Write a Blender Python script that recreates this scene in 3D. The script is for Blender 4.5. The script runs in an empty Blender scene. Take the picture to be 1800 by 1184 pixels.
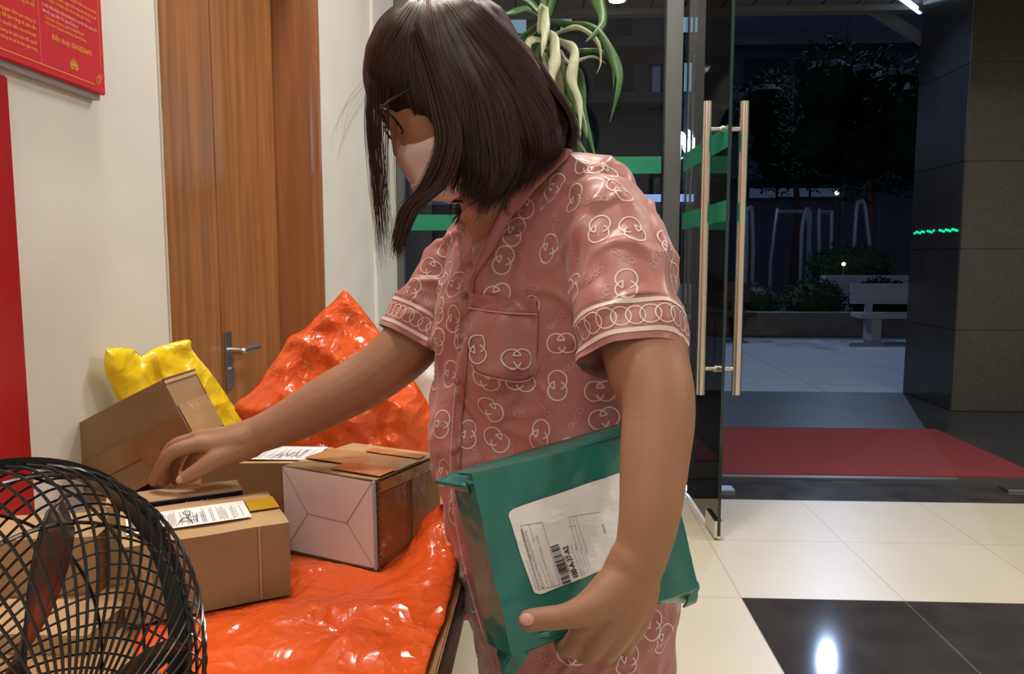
import bpy, bmesh, math, random
from mathutils import Vector, Matrix, noise
from mathutils.bvhtree import BVHTree
random.seed(7)
S = bpy.context.scene
COL = S.collection
R = math.radians
# ------------------------------------------------------------------ camera
F = 1350.0; CAMZ = 1.18; YAW = R(2.76); PITCH = R(5.79)
cd = bpy.data.cameras.new('camera'); cam = bpy.data.objects.new('camera', cd); COL.objects.link(cam)
cd.sensor_width = 36; cd.lens = F / 1800 * 36; cd.clip_start = .02; cd.clip_end = 200
cam.location = (0, 0, CAMZ); cam.rotation_euler = (R(90) - PITCH, 0, YAW)
S.camera = cam
CR = Matrix.Rotation(YAW, 3, 'Z') @ Matrix.Rotation(R(90) - PITCH, 3, 'X')
C0 = Vector((0, 0, CAMZ))
def ray(px, py): return CR @ Vector(((px - 900) / F, (592 - py) / F, -1))
def P(px, py, D): return C0 + ray(px, py) * D
def atY(px, py, Y): r = ray(px, py); return C0 + r * (Y / r.y)
def atX(px, py, X): r = ray(px, py); return C0 + r * (X / r.x)
def atZ(px, py, Z): r = ray(px, py); return C0 + r * ((Z - CAMZ) / r.z)
# ------------------------------------------------------------------ world and exposure
w = bpy.data.worlds.new('night'); S.world = w; w.use_nodes = True
w.node_tree.nodes['Background'].inputs[0].default_value = (.035, .05, .085, 1)
w.node_tree.nodes['Background'].inputs[1].default_value = .9
S.view_settings.view_transform = 'Standard'; S.view_settings.look = 'None'
S.view_settings.exposure = 0.0; S.view_settings.gamma = 1; S.view_settings.use_curve_mapping = False
def lamp(name, kind, loc, energy, color, size=.5, target=None, parent=None, spot=None, sizey=None):
    l = bpy.data.lights.new(name, kind); l.energy = energy; l.color = color
    if kind == 'AREA':
        l.size = size
        if sizey: l.shape = 'RECTANGLE'; l.size_y = sizey
    elif kind == 'SPOT': l.shadow_soft_size = size; l.spot_size = R(spot or 80); l.spot_blend = .6
    else: l.shadow_soft_size = size
    o = bpy.data.objects.new(name, l); COL.objects.link(o); o.location = loc
    if target is not None: o.rotation_euler = (Vector(target) - Vector(loc)).to_track_quat('-Z', 'Y').to_euler()
    if parent: o.parent = parent; o.matrix_parent_inverse = Matrix.Translation(-parent.location)
    return o
WARM = (1.0, .925, .82)
COOL = (.45, .62, 1.0)
# ------------------------------------------------------------------ materials
MATS = {}
def mat(name, col, rough=.6, metal=0, spec=.5, bump=0, bscale=40, var=0, vscale=8, emit=None, estr=1, stretch=None, coat=0, sheen=0, trans=0, sss=0, bdetail=4, distort=0):
    if name in MATS: return MATS[name]
    m = bpy.data.materials.new(name); m.use_nodes = True; nt = m.node_tree; b = nt.nodes['Principled BSDF']
    b.inputs['Base Color'].default_value = (*col, 1); b.inputs['Roughness'].default_value = rough
    b.inputs['Metallic'].default_value = metal; b.inputs['Specular IOR Level'].default_value = spec
    if coat: b.inputs['Coat Weight'].default_value = coat; b.inputs['Coat Roughness'].default_value = .08
    if sheen: b.inputs['Sheen Weight'].default_value = sheen
    if trans: b.inputs['Transmission Weight'].default_value = trans
    if sss: b.inputs['Subsurface Weight'].default_value = sss; b.inputs['Subsurface Radius'].default_value = (.012, .005, .003); b.inputs['Subsurface Scale'].default_value = 1
    if emit: b.inputs['Emission Color'].default_value = (*emit, 1); b.inputs['Emission Strength'].default_value = estr
    tc = nt.nodes.new('ShaderNodeTexCoord'); mp = nt.nodes.new('ShaderNodeMapping'); nt.links.new(tc.outputs['Object'], mp.inputs[0])
    if stretch: mp.inputs['Scale'].default_value = stretch
    if var:
        n = nt.nodes.new('ShaderNodeTexNoise'); n.inputs['Scale'].default_value = vscale; n.inputs['Detail'].default_value = 5; n.inputs['Distortion'].default_value = distort
        nt.links.new(mp.outputs[0], n.inputs['Vector'])
        r = nt.nodes.new('ShaderNodeValToRGB'); r.color_ramp.elements[0].position = .3; r.color_ramp.elements[1].position = .7
        r.color_ramp.elements[0].color = (*[c * (1 - var) for c in col], 1); r.color_ramp.elements[1].color = (*[min(1, c * (1 + var)) for c in col], 1)
        nt.links.new(n.outputs['Fac'], r.inputs[0]); nt.links.new(r.outputs[0], b.inputs['Base Color'])
    if bump:
        n = nt.nodes.new('ShaderNodeTexNoise'); n.inputs['Scale'].default_value = bscale; n.inputs['Detail'].default_value = bdetail
        nt.links.new(mp.outputs[0], n.inputs['Vector'])
        bp = nt.nodes.new('ShaderNodeBump'); bp.inputs['Strength'].default_value = bump; bp.inputs['Distance'].default_value = .01
        nt.links.new(n.outputs['Fac'], bp.inputs['Height']); nt.links.new(bp.outputs[0], b.inputs['Normal'])
    MATS[name] = m; return m
def glass(name, tint=(.93, .96, .95), refl=1.0):
    m = bpy.data.materials.new(name); m.use_nodes = True; nt = m.node_tree; nt.nodes.clear()
    o = nt.nodes.new('ShaderNodeOutputMaterial'); mx = nt.nodes.new('ShaderNodeMixShader'); t = nt.nodes.new('ShaderNodeBsdfTransparent'); g = nt.nodes.new('ShaderNodeBsdfGlossy')
    fr = nt.nodes.new('ShaderNodeFresnel'); fr.inputs[0].default_value = 1.35; g.inputs['Roughness'].default_value = .01
    t.inputs[0].default_value = (*tint, 1); g.inputs[0].default_value = (refl, refl, refl, 1)
    nt.links.new(fr.outputs[0], mx.inputs[0]); nt.links.new(t.outputs[0], mx.inputs[1]); nt.links.new(g.outputs[0], mx.inputs[2]); nt.links.new(mx.outputs[0], o.inputs[0]); return m
M_wall = mat('wall_paint', (.74, .73, .69), .75, bump=.12, bscale=9, var=.05, vscale=2.5)
M_wood = mat('door_wood', (.33, .135, .045), .42, var=.28, vscale=3.2, stretch=(9, 9, .55), bump=.05, bscale=30, distort=.6)
M_wood2 = mat('frame_wood', (.29, .11, .04), .42, var=.22, vscale=3.0, stretch=(9, 9, .5), distort=.6)
M_steel = mat('brushed_steel', (.78, .72, .66), .22, 1)
M_steeld = mat('satin_steel', (.5, .5, .5), .35, 1)
M_frame = mat('facade_frame', (.12, .125, .13), .45, .3)
M_glass = glass('clear_glass', (.93, .955, .95))
M_edge = mat('glass_edge', (.015, .03, .03), .1, 0)
M_green = mat('green_sticker', (.01, .25, .14), .5)
M_red = mat('red_gloss', (.42, .015, .02), .3, var=.05)
M_sign = mat('red_board', (.58, .03, .045), .35)
M_yellowp = mat('yellow_print', (.85, .45, .05), .5)
M_pinkp = mat('pink_print', (.9, .55, .55), .5)
M_grey = mat('grey_edge', (.35, .34, .33), .6)
M_skin = mat('skin', (.345, .175, .105), .52, spec=.35, bump=.05, bscale=180, var=.07, vscale=14, sss=.12)
M_nail = mat('nail', (.58, .30, .24), .3)
M_satin = mat('pink_satin', (.43, .162, .150), .36, spec=.5, sheen=.3, bump=.16, bscale=26, var=.05, vscale=6)
M_satin2 = mat('pink_satin_plain', (.37, .125, .115), .38, sheen=.3, bump=.1, bscale=30)
M_print = mat('white_print', (.80, .66, .61), .5)
M_print2 = mat('faded_print', (.62, .38, .35), .5)
M_hair = mat('hair_brown', (.020, .008, .007), .5, spec=.15, var=.45, vscale=30)
M_hairw = mat('hair_wisp', (.036, .014, .011), .36, spec=.5)
M_mask = mat('mask_fabric', (.66, .50, .45), .85, bump=.05, bscale=300)
M_black = mat('black_plastic', (.012, .012, .013), .22)
M_blackw = mat('black_wire', (.012, .012, .013), .22, spec=.6)
M_smoke = mat('smoky_blade', (.03, .028, .028), .25)
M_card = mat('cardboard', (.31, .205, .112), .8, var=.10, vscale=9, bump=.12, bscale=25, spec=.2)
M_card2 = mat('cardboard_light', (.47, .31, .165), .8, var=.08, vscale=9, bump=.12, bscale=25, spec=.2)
M_carddk = mat('cardboard_edge', (.12, .065, .03), .9)
M_tape = mat('packing_tape', (.30, .17, .075), .18, var=.1, vscale=14, bump=.1, bscale=50)
M_tapel = mat('clear_tape', (.43, .265, .12), .16, var=.08, vscale=12, bump=.15, bscale=60)
M_tapeo = mat('orange_tape', (.52, .20, .06), .25, var=.2, vscale=22)
M_tapey = mat('yellow_tape', (.55, .34, .02), .25)
M_tapep = mat('purple_tape', (.015, .012, .035), .2, var=.3, vscale=60)
M_whitebox = mat('white_flap', (.78, .70, .68), .7, var=.04, vscale=15, bump=.05, bscale=30)
M_paper = mat('label_paper', (.88, .86, .87), .6, bump=.05, bscale=30)
M_ink = mat('ink', (.03, .03, .035), .6)
M_inkg = mat('ink_grey', (.25, .25, .28), .6)
M_inkb = mat('blue_ink', (.02, .02, .16), .6)
M_orange = mat('orange_plastic', (.76, .105, .018), .20, spec=.6, bump=0, bscale=16, bdetail=7, var=.10, vscale=7)
def crumple_bump(m, sc=16, st=.5, dist=.02):
    nt = m.node_tree; b = nt.nodes['Principled BSDF']; tc = nt.nodes.new('ShaderNodeTexCoord'); n = nt.nodes.new('ShaderNodeTexNoise'); n.inputs['Scale'].default_value = 5
    mx = nt.nodes.new('ShaderNodeVectorMath'); mx.operation = 'MULTIPLY_ADD'; mx.inputs[1].default_value = (.16, .16, .16)
    nt.links.new(tc.outputs['Object'], n.inputs['Vector']); nt.links.new(n.outputs['Color'], mx.inputs[0]); nt.links.new(tc.outputs['Object'], mx.inputs[2])
    prev = None
    for k, (f_, w_) in enumerate(((sc, st), (sc*2.6, st*.55))):
        v = nt.nodes.new('ShaderNodeTexVoronoi'); v.feature = 'F1'; v.distance = 'MANHATTAN' if k else 'EUCLIDEAN'; v.inputs['Scale'].default_value = f_; nt.links.new(mx.outputs[0], v.inputs['Vector'])
        bp = nt.nodes.new('ShaderNodeBump'); bp.inputs['Strength'].default_value = w_; bp.inputs['Distance'].default_value = dist/(k*1.6+1); nt.links.new(v.outputs['Distance'], bp.inputs['Height'])
        if prev: nt.links.new(prev.outputs[0], bp.inputs['Normal'])
        prev = bp
    nt.links.new(prev.outputs[0], b.inputs['Normal'])
crumple_bump(M_orange, 13, .55, .025)
M_yellow = mat('yellow_plastic', (.86, .62, .012), .22, spec=.6, bump=.3, bscale=16, bdetail=6)
crumple_bump(M_yellow, 11, .5, .025)
M_teal = mat('teal_plastic', (.025, .185, .165), .22, spec=.6, bump=.14, bscale=11, bdetail=5, var=.06, vscale=6)
M_whitep = mat('white_plastic', (.75, .73, .72), .3, bump=.3, bscale=20)
M_leaf = mat('leaf', (.045, .11, .03), .35, var=.3, vscale=14)
M_leafp = mat('leaf_pale', (.38, .40, .28), .45, var=.15, vscale=20)
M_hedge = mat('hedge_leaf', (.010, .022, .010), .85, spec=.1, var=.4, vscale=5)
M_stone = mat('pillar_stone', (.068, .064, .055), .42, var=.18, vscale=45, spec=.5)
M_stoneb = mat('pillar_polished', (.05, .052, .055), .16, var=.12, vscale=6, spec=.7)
M_porch = mat('porch_stone', (.055, .055, .055), .35, var=.25, vscale=3)
M_plaza = mat('plaza_stone', (.30, .30, .31), .7, var=.12, vscale=1.5)
M_mat = mat('red_carpet', (.25, .035, .035), .95, var=.12, vscale=120, bump=.5, bscale=400)
M_matd = mat('mat_edge', (.03, .008, .008), .9)
M_bench = mat('white_concrete', (.55, .56, .60), .6)
M_benchd = mat('brown_wood', (.10, .04, .03), .6)
M_bld = mat('building_wall', (.14, .14, .17), .8, var=.1, vscale=1)
M_bldd = mat('building_window', (.012, .013, .018), .2)
M_soffit = mat('soffit', (.20, .19, .18), .7)
M_glow = mat('window_glow', (.2, .3, .4), .5, emit=(.35, .6, .8), estr=.45)
M_glowd = mat('window_dim', (.1, .12, .2), .5, emit=(.12, .18, .32), estr=.16)
M_bulb = mat('lamp_globe', (1, 1, 1), .5, emit=(.8, .92, 1), estr=14)
M_ledrefl = mat('led_reflection_glow', (0, .6, .25), .5, emit=(.0, 1, .35), estr=1.3)  # glowing colour for the green lights mirrored in the pillar side
M_tube = mat('white_tube', (1, 1, 1), .5, emit=(.6, .8, 1), estr=1.6)
M_pot = mat('pot', (.35, .33, .30), .5)
# ------------------------------------------------------------------ object helpers
def tagp(o, label=None, cat=None, group=None, kind=None):
    if label: o['label'] = label
    if cat: o['category'] = cat
    if group: o['group'] = group
    if kind: o['kind'] = kind
    return o
def empty(name, loc, label, cat, group=None):
    o = bpy.data.objects.new(name, None); COL.objects.link(o); o.location = loc; o.empty_display_size = .05
    return tagp(o, label, cat, group)
class MB:
    def __init__(s): s.v = []; s.f = []; s.m = []
    def add(s, vs, fs, mi=0):
        n = len(s.v); s.v += [Vector(v) for v in vs]; s.f += [tuple(i + n for i in f) for f in fs]; s.m += [mi] * len(fs); return s
    def box(s, a, b, mi=0, M=None):
        x0, y0, z0 = a; x1, y1, z1 = b
        vs = [Vector(v) for v in ((x0,y0,z0),(x1,y0,z0),(x1,y1,z0),(x0,y1,z0),(x0,y0,z1),(x1,y0,z1),(x1,y1,z1),(x0,y1,z1))]
        if M: vs = [M @ v for v in vs]
        return s.add(vs, [(0,3,2,1),(4,5,6,7),(0,1,5,4),(1,2,6,5),(2,3,7,6),(3,0,4,7)], mi)
    def sphere(s, c, r, n=16, mi=0, M=None):
        c = Vector(c); vs = []; fs = []
        if not hasattr(r, '__len__'): r = (r, r, r)
        for i in range(n + 1):
            t = math.pi * i / n
            for j in range(2 * n):
                p = math.pi * j / n; v = Vector((r[0]*math.sin(t)*math.cos(p), r[1]*math.sin(t)*math.sin(p), r[2]*math.cos(t)))
                vs.append(c + (M @ v if M else v))
        for i in range(n):
            for j in range(2 * n):
                a = i*2*n + j; b = i*2*n + (j+1) % (2*n); fs.append((a, a + 2*n, b + 2*n, b))
        return s.add(vs, fs, mi)
    def tube(s, pts, rad, n=10, mi=0, cap='round', closed=False):
        pts = [Vector(p) for p in pts]
        if not hasattr(rad, '__len__'): rad = [rad] * len(pts)
        if closed: ring = len(pts)
        P_, R_ = list(pts), list(rad)
        T = []
        for i in range(len(P_)):
            if closed: t = P_[(i+1) % len(P_)] - P_[i-1]
            else: t = P_[min(i+1, len(P_)-1)] - P_[max(i-1, 0)]
            T.append(t.normalized() if t.length > 1e-9 else Vector((0,0,1)))
        u = T[0].orthogonal().normalized(); rings = []
        L = []
        if cap == 'round' and not closed:
            for k in range(4):
                a = math.pi/2 * k / 4; L.append((P_[0] - T[0]*R_[0]*math.cos(a), max(R_[0]*math.sin(a), 1e-5), T[0]))
        for p, r, t in zip(P_, R_, T): L.append((p, r, t))
        if cap == 'round' and not closed:
            for k in range(3, -1, -1):
                a = math.pi/2 * k / 4; L.append((P_[-1] + T[-1]*R_[-1]*math.cos(a), max(R_[-1]*math.sin(a), 1e-5), T[-1]))
        vs = []; fs = []
        for p, r, t in L:
            u = (u - t * u.dot(t))
            u = u.normalized() if u.length > 1e-6 else t.orthogonal().normalized()
            w_ = t.cross(u)
            for j in range(n): a = 2*math.pi*j/n; vs.append(p + (u*math.cos(a) + w_*math.sin(a))*r)
        K = len(L)
        for i in range(K if closed else K - 1):
            for j in range(n):
                a = i*n + j; b = i*n + (j+1) % n; c = ((i+1) % K)*n + (j+1) % n; d = ((i+1) % K)*n + j; fs.append((a, b, c, d))
        if not closed and cap != 'open': fs.append(tuple(range(n-1, -1, -1))); fs.append(tuple((K-1)*n + j for j in range(n)))
        return s.add(vs, fs, mi)
    def build(s, name, mats, parent=None, smooth=True, label=None, bevel=0, angle=40, solid=0):
        me = bpy.data.meshes.new(name)
        off = parent.matrix_world.translation.copy() if False else (loc_of(parent) if parent else Vector((0,0,0)))
        me.from_pydata([tuple(v - off) for v in s.v], [], s.f); 
        if not isinstance(mats, (list, tuple)): mats = [mats]
        for m in mats: me.materials.append(m)
        me.polygons.foreach_set('material_index', s.m); me.update()
        bm = bmesh.new(); bm.from_mesh(me); bmesh.ops.recalc_face_normals(bm, faces=bm.faces) if not getattr(s, 'norecalc', False) else None
        if bevel: bmesh.ops.bevel(bm, geom=list(bm.edges), offset=bevel, segments=2, affect='EDGES', clamp_overlap=True)
        bm.to_mesh(me); bm.free()
        if smooth:
            me.polygons.foreach_set('use_smooth', [True]*len(me.polygons))
            try: me.set_sharp_from_angle(angle=R(angle))
            except Exception: pass
        o = bpy.data.objects.new(name, me); COL.objects.link(o)
        if parent: o.parent = parent
        if solid: md = o.modifiers.new('s', 'SOLIDIFY'); md.thickness = solid; md.offset = 0
        if label: o['label'] = label
        return o
def loc_of(o):
    v = Vector((0,0,0))
    while o: v += o.location; o = o.parent
    return v
def struct(o): o['kind'] = 'structure'; return o
def sbox(name, a, b, m, bevel=0):
    return struct(MB().box(a, b).build(name, m, None, smooth=False, bevel=bevel))
def cat(pts, n=8):
    """catmull-rom through tuples"""
    out = []; K = len(pts)
    for i in range(K - 1):
        p0, p1, p2, p3 = pts[max(i-1,0)], pts[i], pts[i+1], pts[min(i+2,K-1)]
        for k in range(n):
            t = k / n
            out.append(tuple(.5*((2*b) + (-a+c)*t + (2*a-5*b+4*c-d)*t*t + (-a+3*b-3*c+d)*t**3) for a, b, c, d in zip(p0, p1, p2, p3)))
    out.append(tuple(pts[-1])); return out
def pchain(mb, pts, n=18, cap='round', seg=8, mi=0):
    """pts: (px, py, depth, radius): a limb through real points"""
    q = cat(pts, seg); mb.tube([P(*p[:3]) for p in q], [p[3] for p in q], n, mi, cap)
def remeshed(mb, voxel, smooth_it=10, fac=.5):
    me = bpy.data.meshes.new('tmp'); me.from_pydata([tuple(v) for v in mb.v], [], mb.f); me.update()
    bm = bmesh.new(); bm.from_mesh(me); bmesh.ops.recalc_face_normals(bm, faces=bm.faces); bm.to_mesh(me); bm.free()
    o = bpy.data.objects.new('tmp', me); COL.objects.link(o)
    r = o.modifiers.new('r', 'REMESH'); r.mode = 'VOXEL'; r.voxel_size = voxel
    s = o.modifiers.new('s', 'SMOOTH'); s.factor = fac; s.iterations = smooth_it
    dg = bpy.context.evaluated_depsgraph_get(); e = o.evaluated_get(dg); m2 = bpy.data.meshes.new_from_object(e)
    vs = [v.co.copy() for v in m2.vertices]; ns = [v.normal.copy() for v in m2.vertices]; fs = [tuple(p.vertices) for p in m2.polygons]
    bpy.data.objects.remove(o); bpy.data.meshes.remove(me); bpy.data.meshes.remove(m2)
    return vs, fs, ns
TXT = {}
def text2d(s, size=1.0, res=2, align='CENTER'):
    k = (s, align)
    if k not in TXT:
        c = bpy.data.curves.new('t', 'FONT'); c.body = s; c.size = 1; c.align_x = align; c.align_y = 'CENTER'; c.resolution_u = res
        o = bpy.data.objects.new('t', c); COL.objects.link(o)
        dg = bpy.context.evaluated_depsgraph_get(); m = bpy.data.meshes.new_from_object(o.evaluated_get(dg))
        TXT[k] = ([(v.co.x, v.co.y) for v in m.vertices], [tuple(p.vertices) for p in m.polygons])
        bpy.data.objects.remove(o); bpy.data.curves.remove(c); bpy.data.meshes.remove(m)
    v, f = TXT[k]; return [(x*size, y*size) for x, y in v], f
def ribbon2d(pts, wd, closed=False):
    n = len(pts); vs = []; fs = []
    for i, (x, y) in enumerate(pts):
        a = pts[i-1] if (closed or i > 0) else pts[i]; b = pts[(i+1) % n] if (closed or i < n-1) else pts[i]
        tx, ty = b[0]-a[0], b[1]-a[1]; l = math.hypot(tx, ty) or 1; nx, ny = -ty/l*wd/2, tx/l*wd/2
        vs += [(x+nx, y+ny), (x-nx, y-ny)]
    for i in range(n if closed else n-1):
        a = 2*i; b = 2*((i+1) % n); fs.append((a, a+1, b+1, b))
    return vs, fs
def on_plane(mb, o, ux, uy, v2, f2, mi=0, lift=0.0):
    nz = ux.cross(uy).normalized(); mb.add([o + ux*x + uy*y + nz*lift for x, y in v2], f2, mi)
def rect2(x0, y0, x1, y1): return [(x0,y0),(x1,y0),(x1,y1),(x0,y1)], [(0,1,2,3)]

# ================================================================== THE SETTING
WX = -.83; FY = 4.12; CEIL = 3.3
gx0 = atZ(1303, 1050, 0).x
ty = [atZ(1303, 1050, 0).y, atZ(1245, 957, 0).y, atZ(1203, 876, 0).y]
TS = .56
def tile_mat(name, col, rough, ox, oy, ts, line, lw=.004, var=.04, vscale=2, spec=.5):
    m = mat(name, col, rough, var=var, vscale=vscale, spec=spec); nt = m.node_tree; b = nt.nodes['Principled BSDF']
    g = nt.nodes.new('ShaderNodeNewGeometry'); sp = nt.nodes.new('ShaderNodeSeparateXYZ'); nt.links.new(g.outputs['Position'], sp.inputs[0])
    def mth(op, a, bb): 
        n = nt.nodes.new('ShaderNodeMath'); n.operation = op
        for i, x in enumerate((a, bb)):
            if isinstance(x, (int, float)): n.inputs[i].default_value = x
            else: nt.links.new(x, n.inputs[i])
        return n.outputs[0]
    def ln(axis, o):
        x = mth('SUBTRACT', sp.outputs[axis], o - 50*ts); x = mth('MODULO', x, ts); x = mth('SUBTRACT', x, ts/2); x = mth('ABSOLUTE', x, 0); return mth('GREATER_THAN', x, ts/2 - lw/2)
    k = mth('MAXIMUM', ln('X', ox), ln('Y', oy))
    mx = nt.nodes.new('ShaderNodeMixRGB'); nt.links.new(k, mx.inputs[0]); src = b.inputs['Base Color'].links[0].from_socket
    nt.links.new(src, mx.inputs[1]); mx.inputs[2].default_value = (*line, 1); nt.links.new(mx.outputs[0], b.inputs['Base Color']); return m
M_cream = tile_mat('cream_tile', (.66, .60, .48), .33, gx0, ty[0], TS, (.42, .37, .29))
M_blackt = tile_mat('black_tile', (.05, .046, .048), .05, gx0, ty[0], TS, (.16, .15, .14), vscale=6, var=.25, spec=.8)
# floor: cream with black blocks, in whole tiles
fl = MB()
Y0 = ty[0]
def quad(x0, y0, x1, y1, mi): fl.add([(x0,y0,0),(x1,y0,0),(x1,y1,0),(x0,y1,0)], [(0,1,2,3)], mi)
quad(-3, -3, gx0, ty[2], 0); quad(gx0, Y0, 6, ty[2], 0); quad(gx0, Y0 - TS*2, 6, Y0, 1); quad(gx0, -3, 6, Y0 - TS*2, 0)
quad(-3, ty[2], 6, FY, 2)
fl.norecalc = True
M_thr = mat('threshold_stone', (.05, .05, .055), .15, var=.4, vscale=7)
struct(fl.build('floor', [M_cream, M_blackt, M_thr], None, smooth=False))
sbox('trim_1', (-3, FY - .02, 0), (6, FY + .03, .012), mat('threshold_strip', (.10, .095, .09), .35, .3))
# left wall with door opening
c1 = atX(285, 300, WX).y; c2 = atX(560, 300, WX).y
wl = MB(); wl.box((WX - .2, -3, 0), (WX, c1, CEIL)); wl.box((WX - .2, c2, 0), (WX, FY, CEIL)); wl.box((WX - .2, c1, 2.35), (WX, c2, CEIL))
struct(wl.build('wall_left', M_wall, None, smooth=False, bevel=.003))
# slim return by the facade
rp = atX(655, 460, WX).y
sbox('wall_return', (WX, rp, 0), (WX + .02, FY - .03, CEIL), M_wall, .004)
sbox('wall_back', (-1.03, -3.2, 0), (6, -3, CEIL), M_wall)
sbox('wall_right', (6, -3, 0), (6.2, FY, CEIL), M_wall)
sbox('ceiling', (-1.03, -3.2, CEIL), (6.2, FY, CEIL + .1), mat('ceiling_paint', (.7, .69, .66), .8))
# door: double leaf in a wooden frame
DX = WX - .12
d2 = atX(485, 300, DX).y; dg_ = atX(378, 300, DX).y
door = empty('door_1', (DX, dg_, 0), 'brown wood-grain double door set back in the white wall', 'door'); struct(door)
MB().box((DX - .04, c1 - .01, .01), (DX, dg_ - .002, 2.3)).build('door_leaf', M_wood, door, False, bevel=.003)
rl = MB().box((DX - .04, dg_ + .002, .01), (DX, d2 - .004, 2.3)).build('door_leaf', M_wood, door, False, bevel=.003)
fr_ = MB(); fr_.box((WX - .2, d2, 0), (WX + .004, c2 - .035, 2.35)); fr_.box((WX - .1, c2 - .035, 0), (WX + .014, c2, 2.39)); fr_.box((WX - .2, c1, 2.3), (WX + .004, c2, 2.35))
fr_.build('door_frame', M_wood2, door, False, bevel=.003)
# door handle
hp = atX(386, 620, DX)
h = MB(); yy = dg_ + .035
zt = atX(386, 585, DX).z; zb = atX(388, 690, DX).z
h.box((DX, yy - .022, zb), (DX + .008, yy + .022, zt))
hb = h.build('handle_plate', M_steeld, rl, False, bevel=.003)
h = MB(); h.tube([(DX + .008, yy, hp.z), (DX + .05, yy, hp.z)], .011); h.tube([(DX + .05, yy - .005, hp.z), (DX + .055, yy + .05, hp.z + .004), (DX + .05, yy + .12, hp.z)], [.012, .010, .009])
h.tube([(DX + .006, yy, zb + .06), (DX + .016, yy, zb + .06)], .010, cap='flat'); h.build('lever', M_steeld, rl)
# light switch on the wall by the facade
sp_ = atX(663, 462, WX)
sw = empty('wall_socket', (WX, sp_.y, sp_.z), 'small white switch plate on white wall left of the glass front', 'switch')
MB().box((WX, sp_.y - .035, sp_.z - .045), (WX + .01, sp_.y + .035, sp_.z + .045)).build('cover_plate', mat('switch_white', (.75, .74, .7), .4), sw, False, bevel=.003)
MB().box((WX + .01, sp_.y - .022, sp_.z - .028), (WX + .014, sp_.y - .002, sp_.z + .028)).box((WX + .01, sp_.y + .003, sp_.z - .028), (WX + .014, sp_.y + .023, sp_.z + .028)).build('rocker', mat('rocker_white', (.6, .6, .58), .3), sw, False, bevel=.002)
# peeled paint strip at the door edge
pe = MB(); 
for k in range(60):
    z = .6 + k * .03; a = c1 + .001; wv = .006 + .010*abs(noise.noise(Vector((z*6, 0, 3))))
    pe.box((WX - .004, a - .001, z), (WX + .0015, a + wv, z + .03))
struct(pe.build('trim_2', mat('peeled_filler', (.55, .50, .42), .85), None, False))

# facade
def xat(px): return atY(px, 455, FY).x
fx0 = xat(690); fx1 = xat(712); mx0 = xat(1162); mx1 = xat(1190)
fw = empty('window_1', (0, FY, 0), 'tall fixed shopfront pane beside the open glass door', 'window'); struct(fw)
f = MB(); f.box((fx0, FY - .04, 0), (fx1, FY + .04, 2.9)); f.box((mx0, FY - .05, 0), (mx1, FY + .05, 2.9)); f.box((fx0, FY - .04, 2.8), (mx1, FY + .04, 2.9)); f.box((fx0, FY - .03, 0), (mx1, FY + .03, .08))
f.build('window_frame', M_frame, fw, False, bevel=.003)
MB().box((fx1, FY - .005, .08), (mx0, FY + .005, 2.8)).build('pane', M_glass, fw, False)
def zat(py): return atY(1150, py, FY).z
zs = [(zat(305), zat(275)), (zat(404), zat(376))]
f = MB()
for a, b in zs: f.box((fx1 + .01, FY - .0065, a), (mx0 - .01, FY - .0052, b))
f.build('green_stripe', M_green, fw, False)
sbox('wall_facade', (-1.03, FY - .03, 2.9), (6.2, FY + .2, CEIL + .1), mat('facade_panel', (.2, .2, .2), .6))
# open glass door leaf
gd = empty('door_2', (mx1 + .01, FY, 0), 'frameless glass door leaf standing open into the lobby', 'door'); struct(gd)
e0 = Vector((mx1 + .02, FY - .03, 0)); pe_ = atZ(1263, 950, .0); e1 = Vector((pe_.x, pe_.y, 0))
dv = (e1 - e0); dl = dv.length; du = dv / dl; dn = Vector((-du.y, du.x, 0))
def leafM(): return Matrix(((du.x, dn.x, 0, e0.x), (du.y, dn.y, 0, e0.y), (0, 0, 1, 0), (0, 0, 0, 1)))
LM = leafM()
MB().box((0, -.006, .02), (dl - .001, .006, 2.75), M=LM).build('pane', M_glass, gd, False)
MB().box((dl - .001, -.0065, .02), (dl + .001, .0065, 2.75), M=LM).build('glass_edge', M_edge, gd, False)
f = MB()
for a, b in zs: f.box((.02, -.0085, a), (dl - .003, -.0068, b), M=LM); f.box((.02, .0068, a), (dl - .003, .0085, b), M=LM)
f.build('green_stripe', M_green, gd, False)
f = MB(); f.box((dl - .17, -.018, .012), (dl + .002, -.007, .085), M=LM); f.box((dl - .17, .007, .012), (dl + .002, .018, .085), M=LM); f.box((dl - .17, -.007, .008), (dl + .002, .007, .02), M=LM)
f.build('bottom_clamp', M_steel, gd, False, bevel=.002)
hu = dl - .075
top = 455; zt = atY(1300, 176, pe_.y + .05).z; zb = atY(1290, 695, pe_.y + .05).z
for sgn in (-1, 1):
    f = MB(); f.tube([LM @ Vector((hu, sgn*.075, zb)), LM @ Vector((hu, sgn*.075, zt))], .019, 20, cap='flat')
    for za, zc in ((zb, zb + .19), (zt - .16, zt)): f.tube([LM @ Vector((hu, sgn*.075, za)), LM @ Vector((hu, sgn*.075, zc))], .0196, 20, cap='flat')
    for zz in (zb + .11, zt - .11):
        f.tube([LM @ Vector((hu, sgn*.007, zz)), LM @ Vector((hu, sgn*.06, zz))], .010, 14, cap='flat'); f.tube([LM @ Vector((hu, sgn*.007, zz)), LM @ Vector((hu, sgn*.02, zz))], .017, 14, cap='flat')
    f.build('handle', M_steel, gd)
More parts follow.
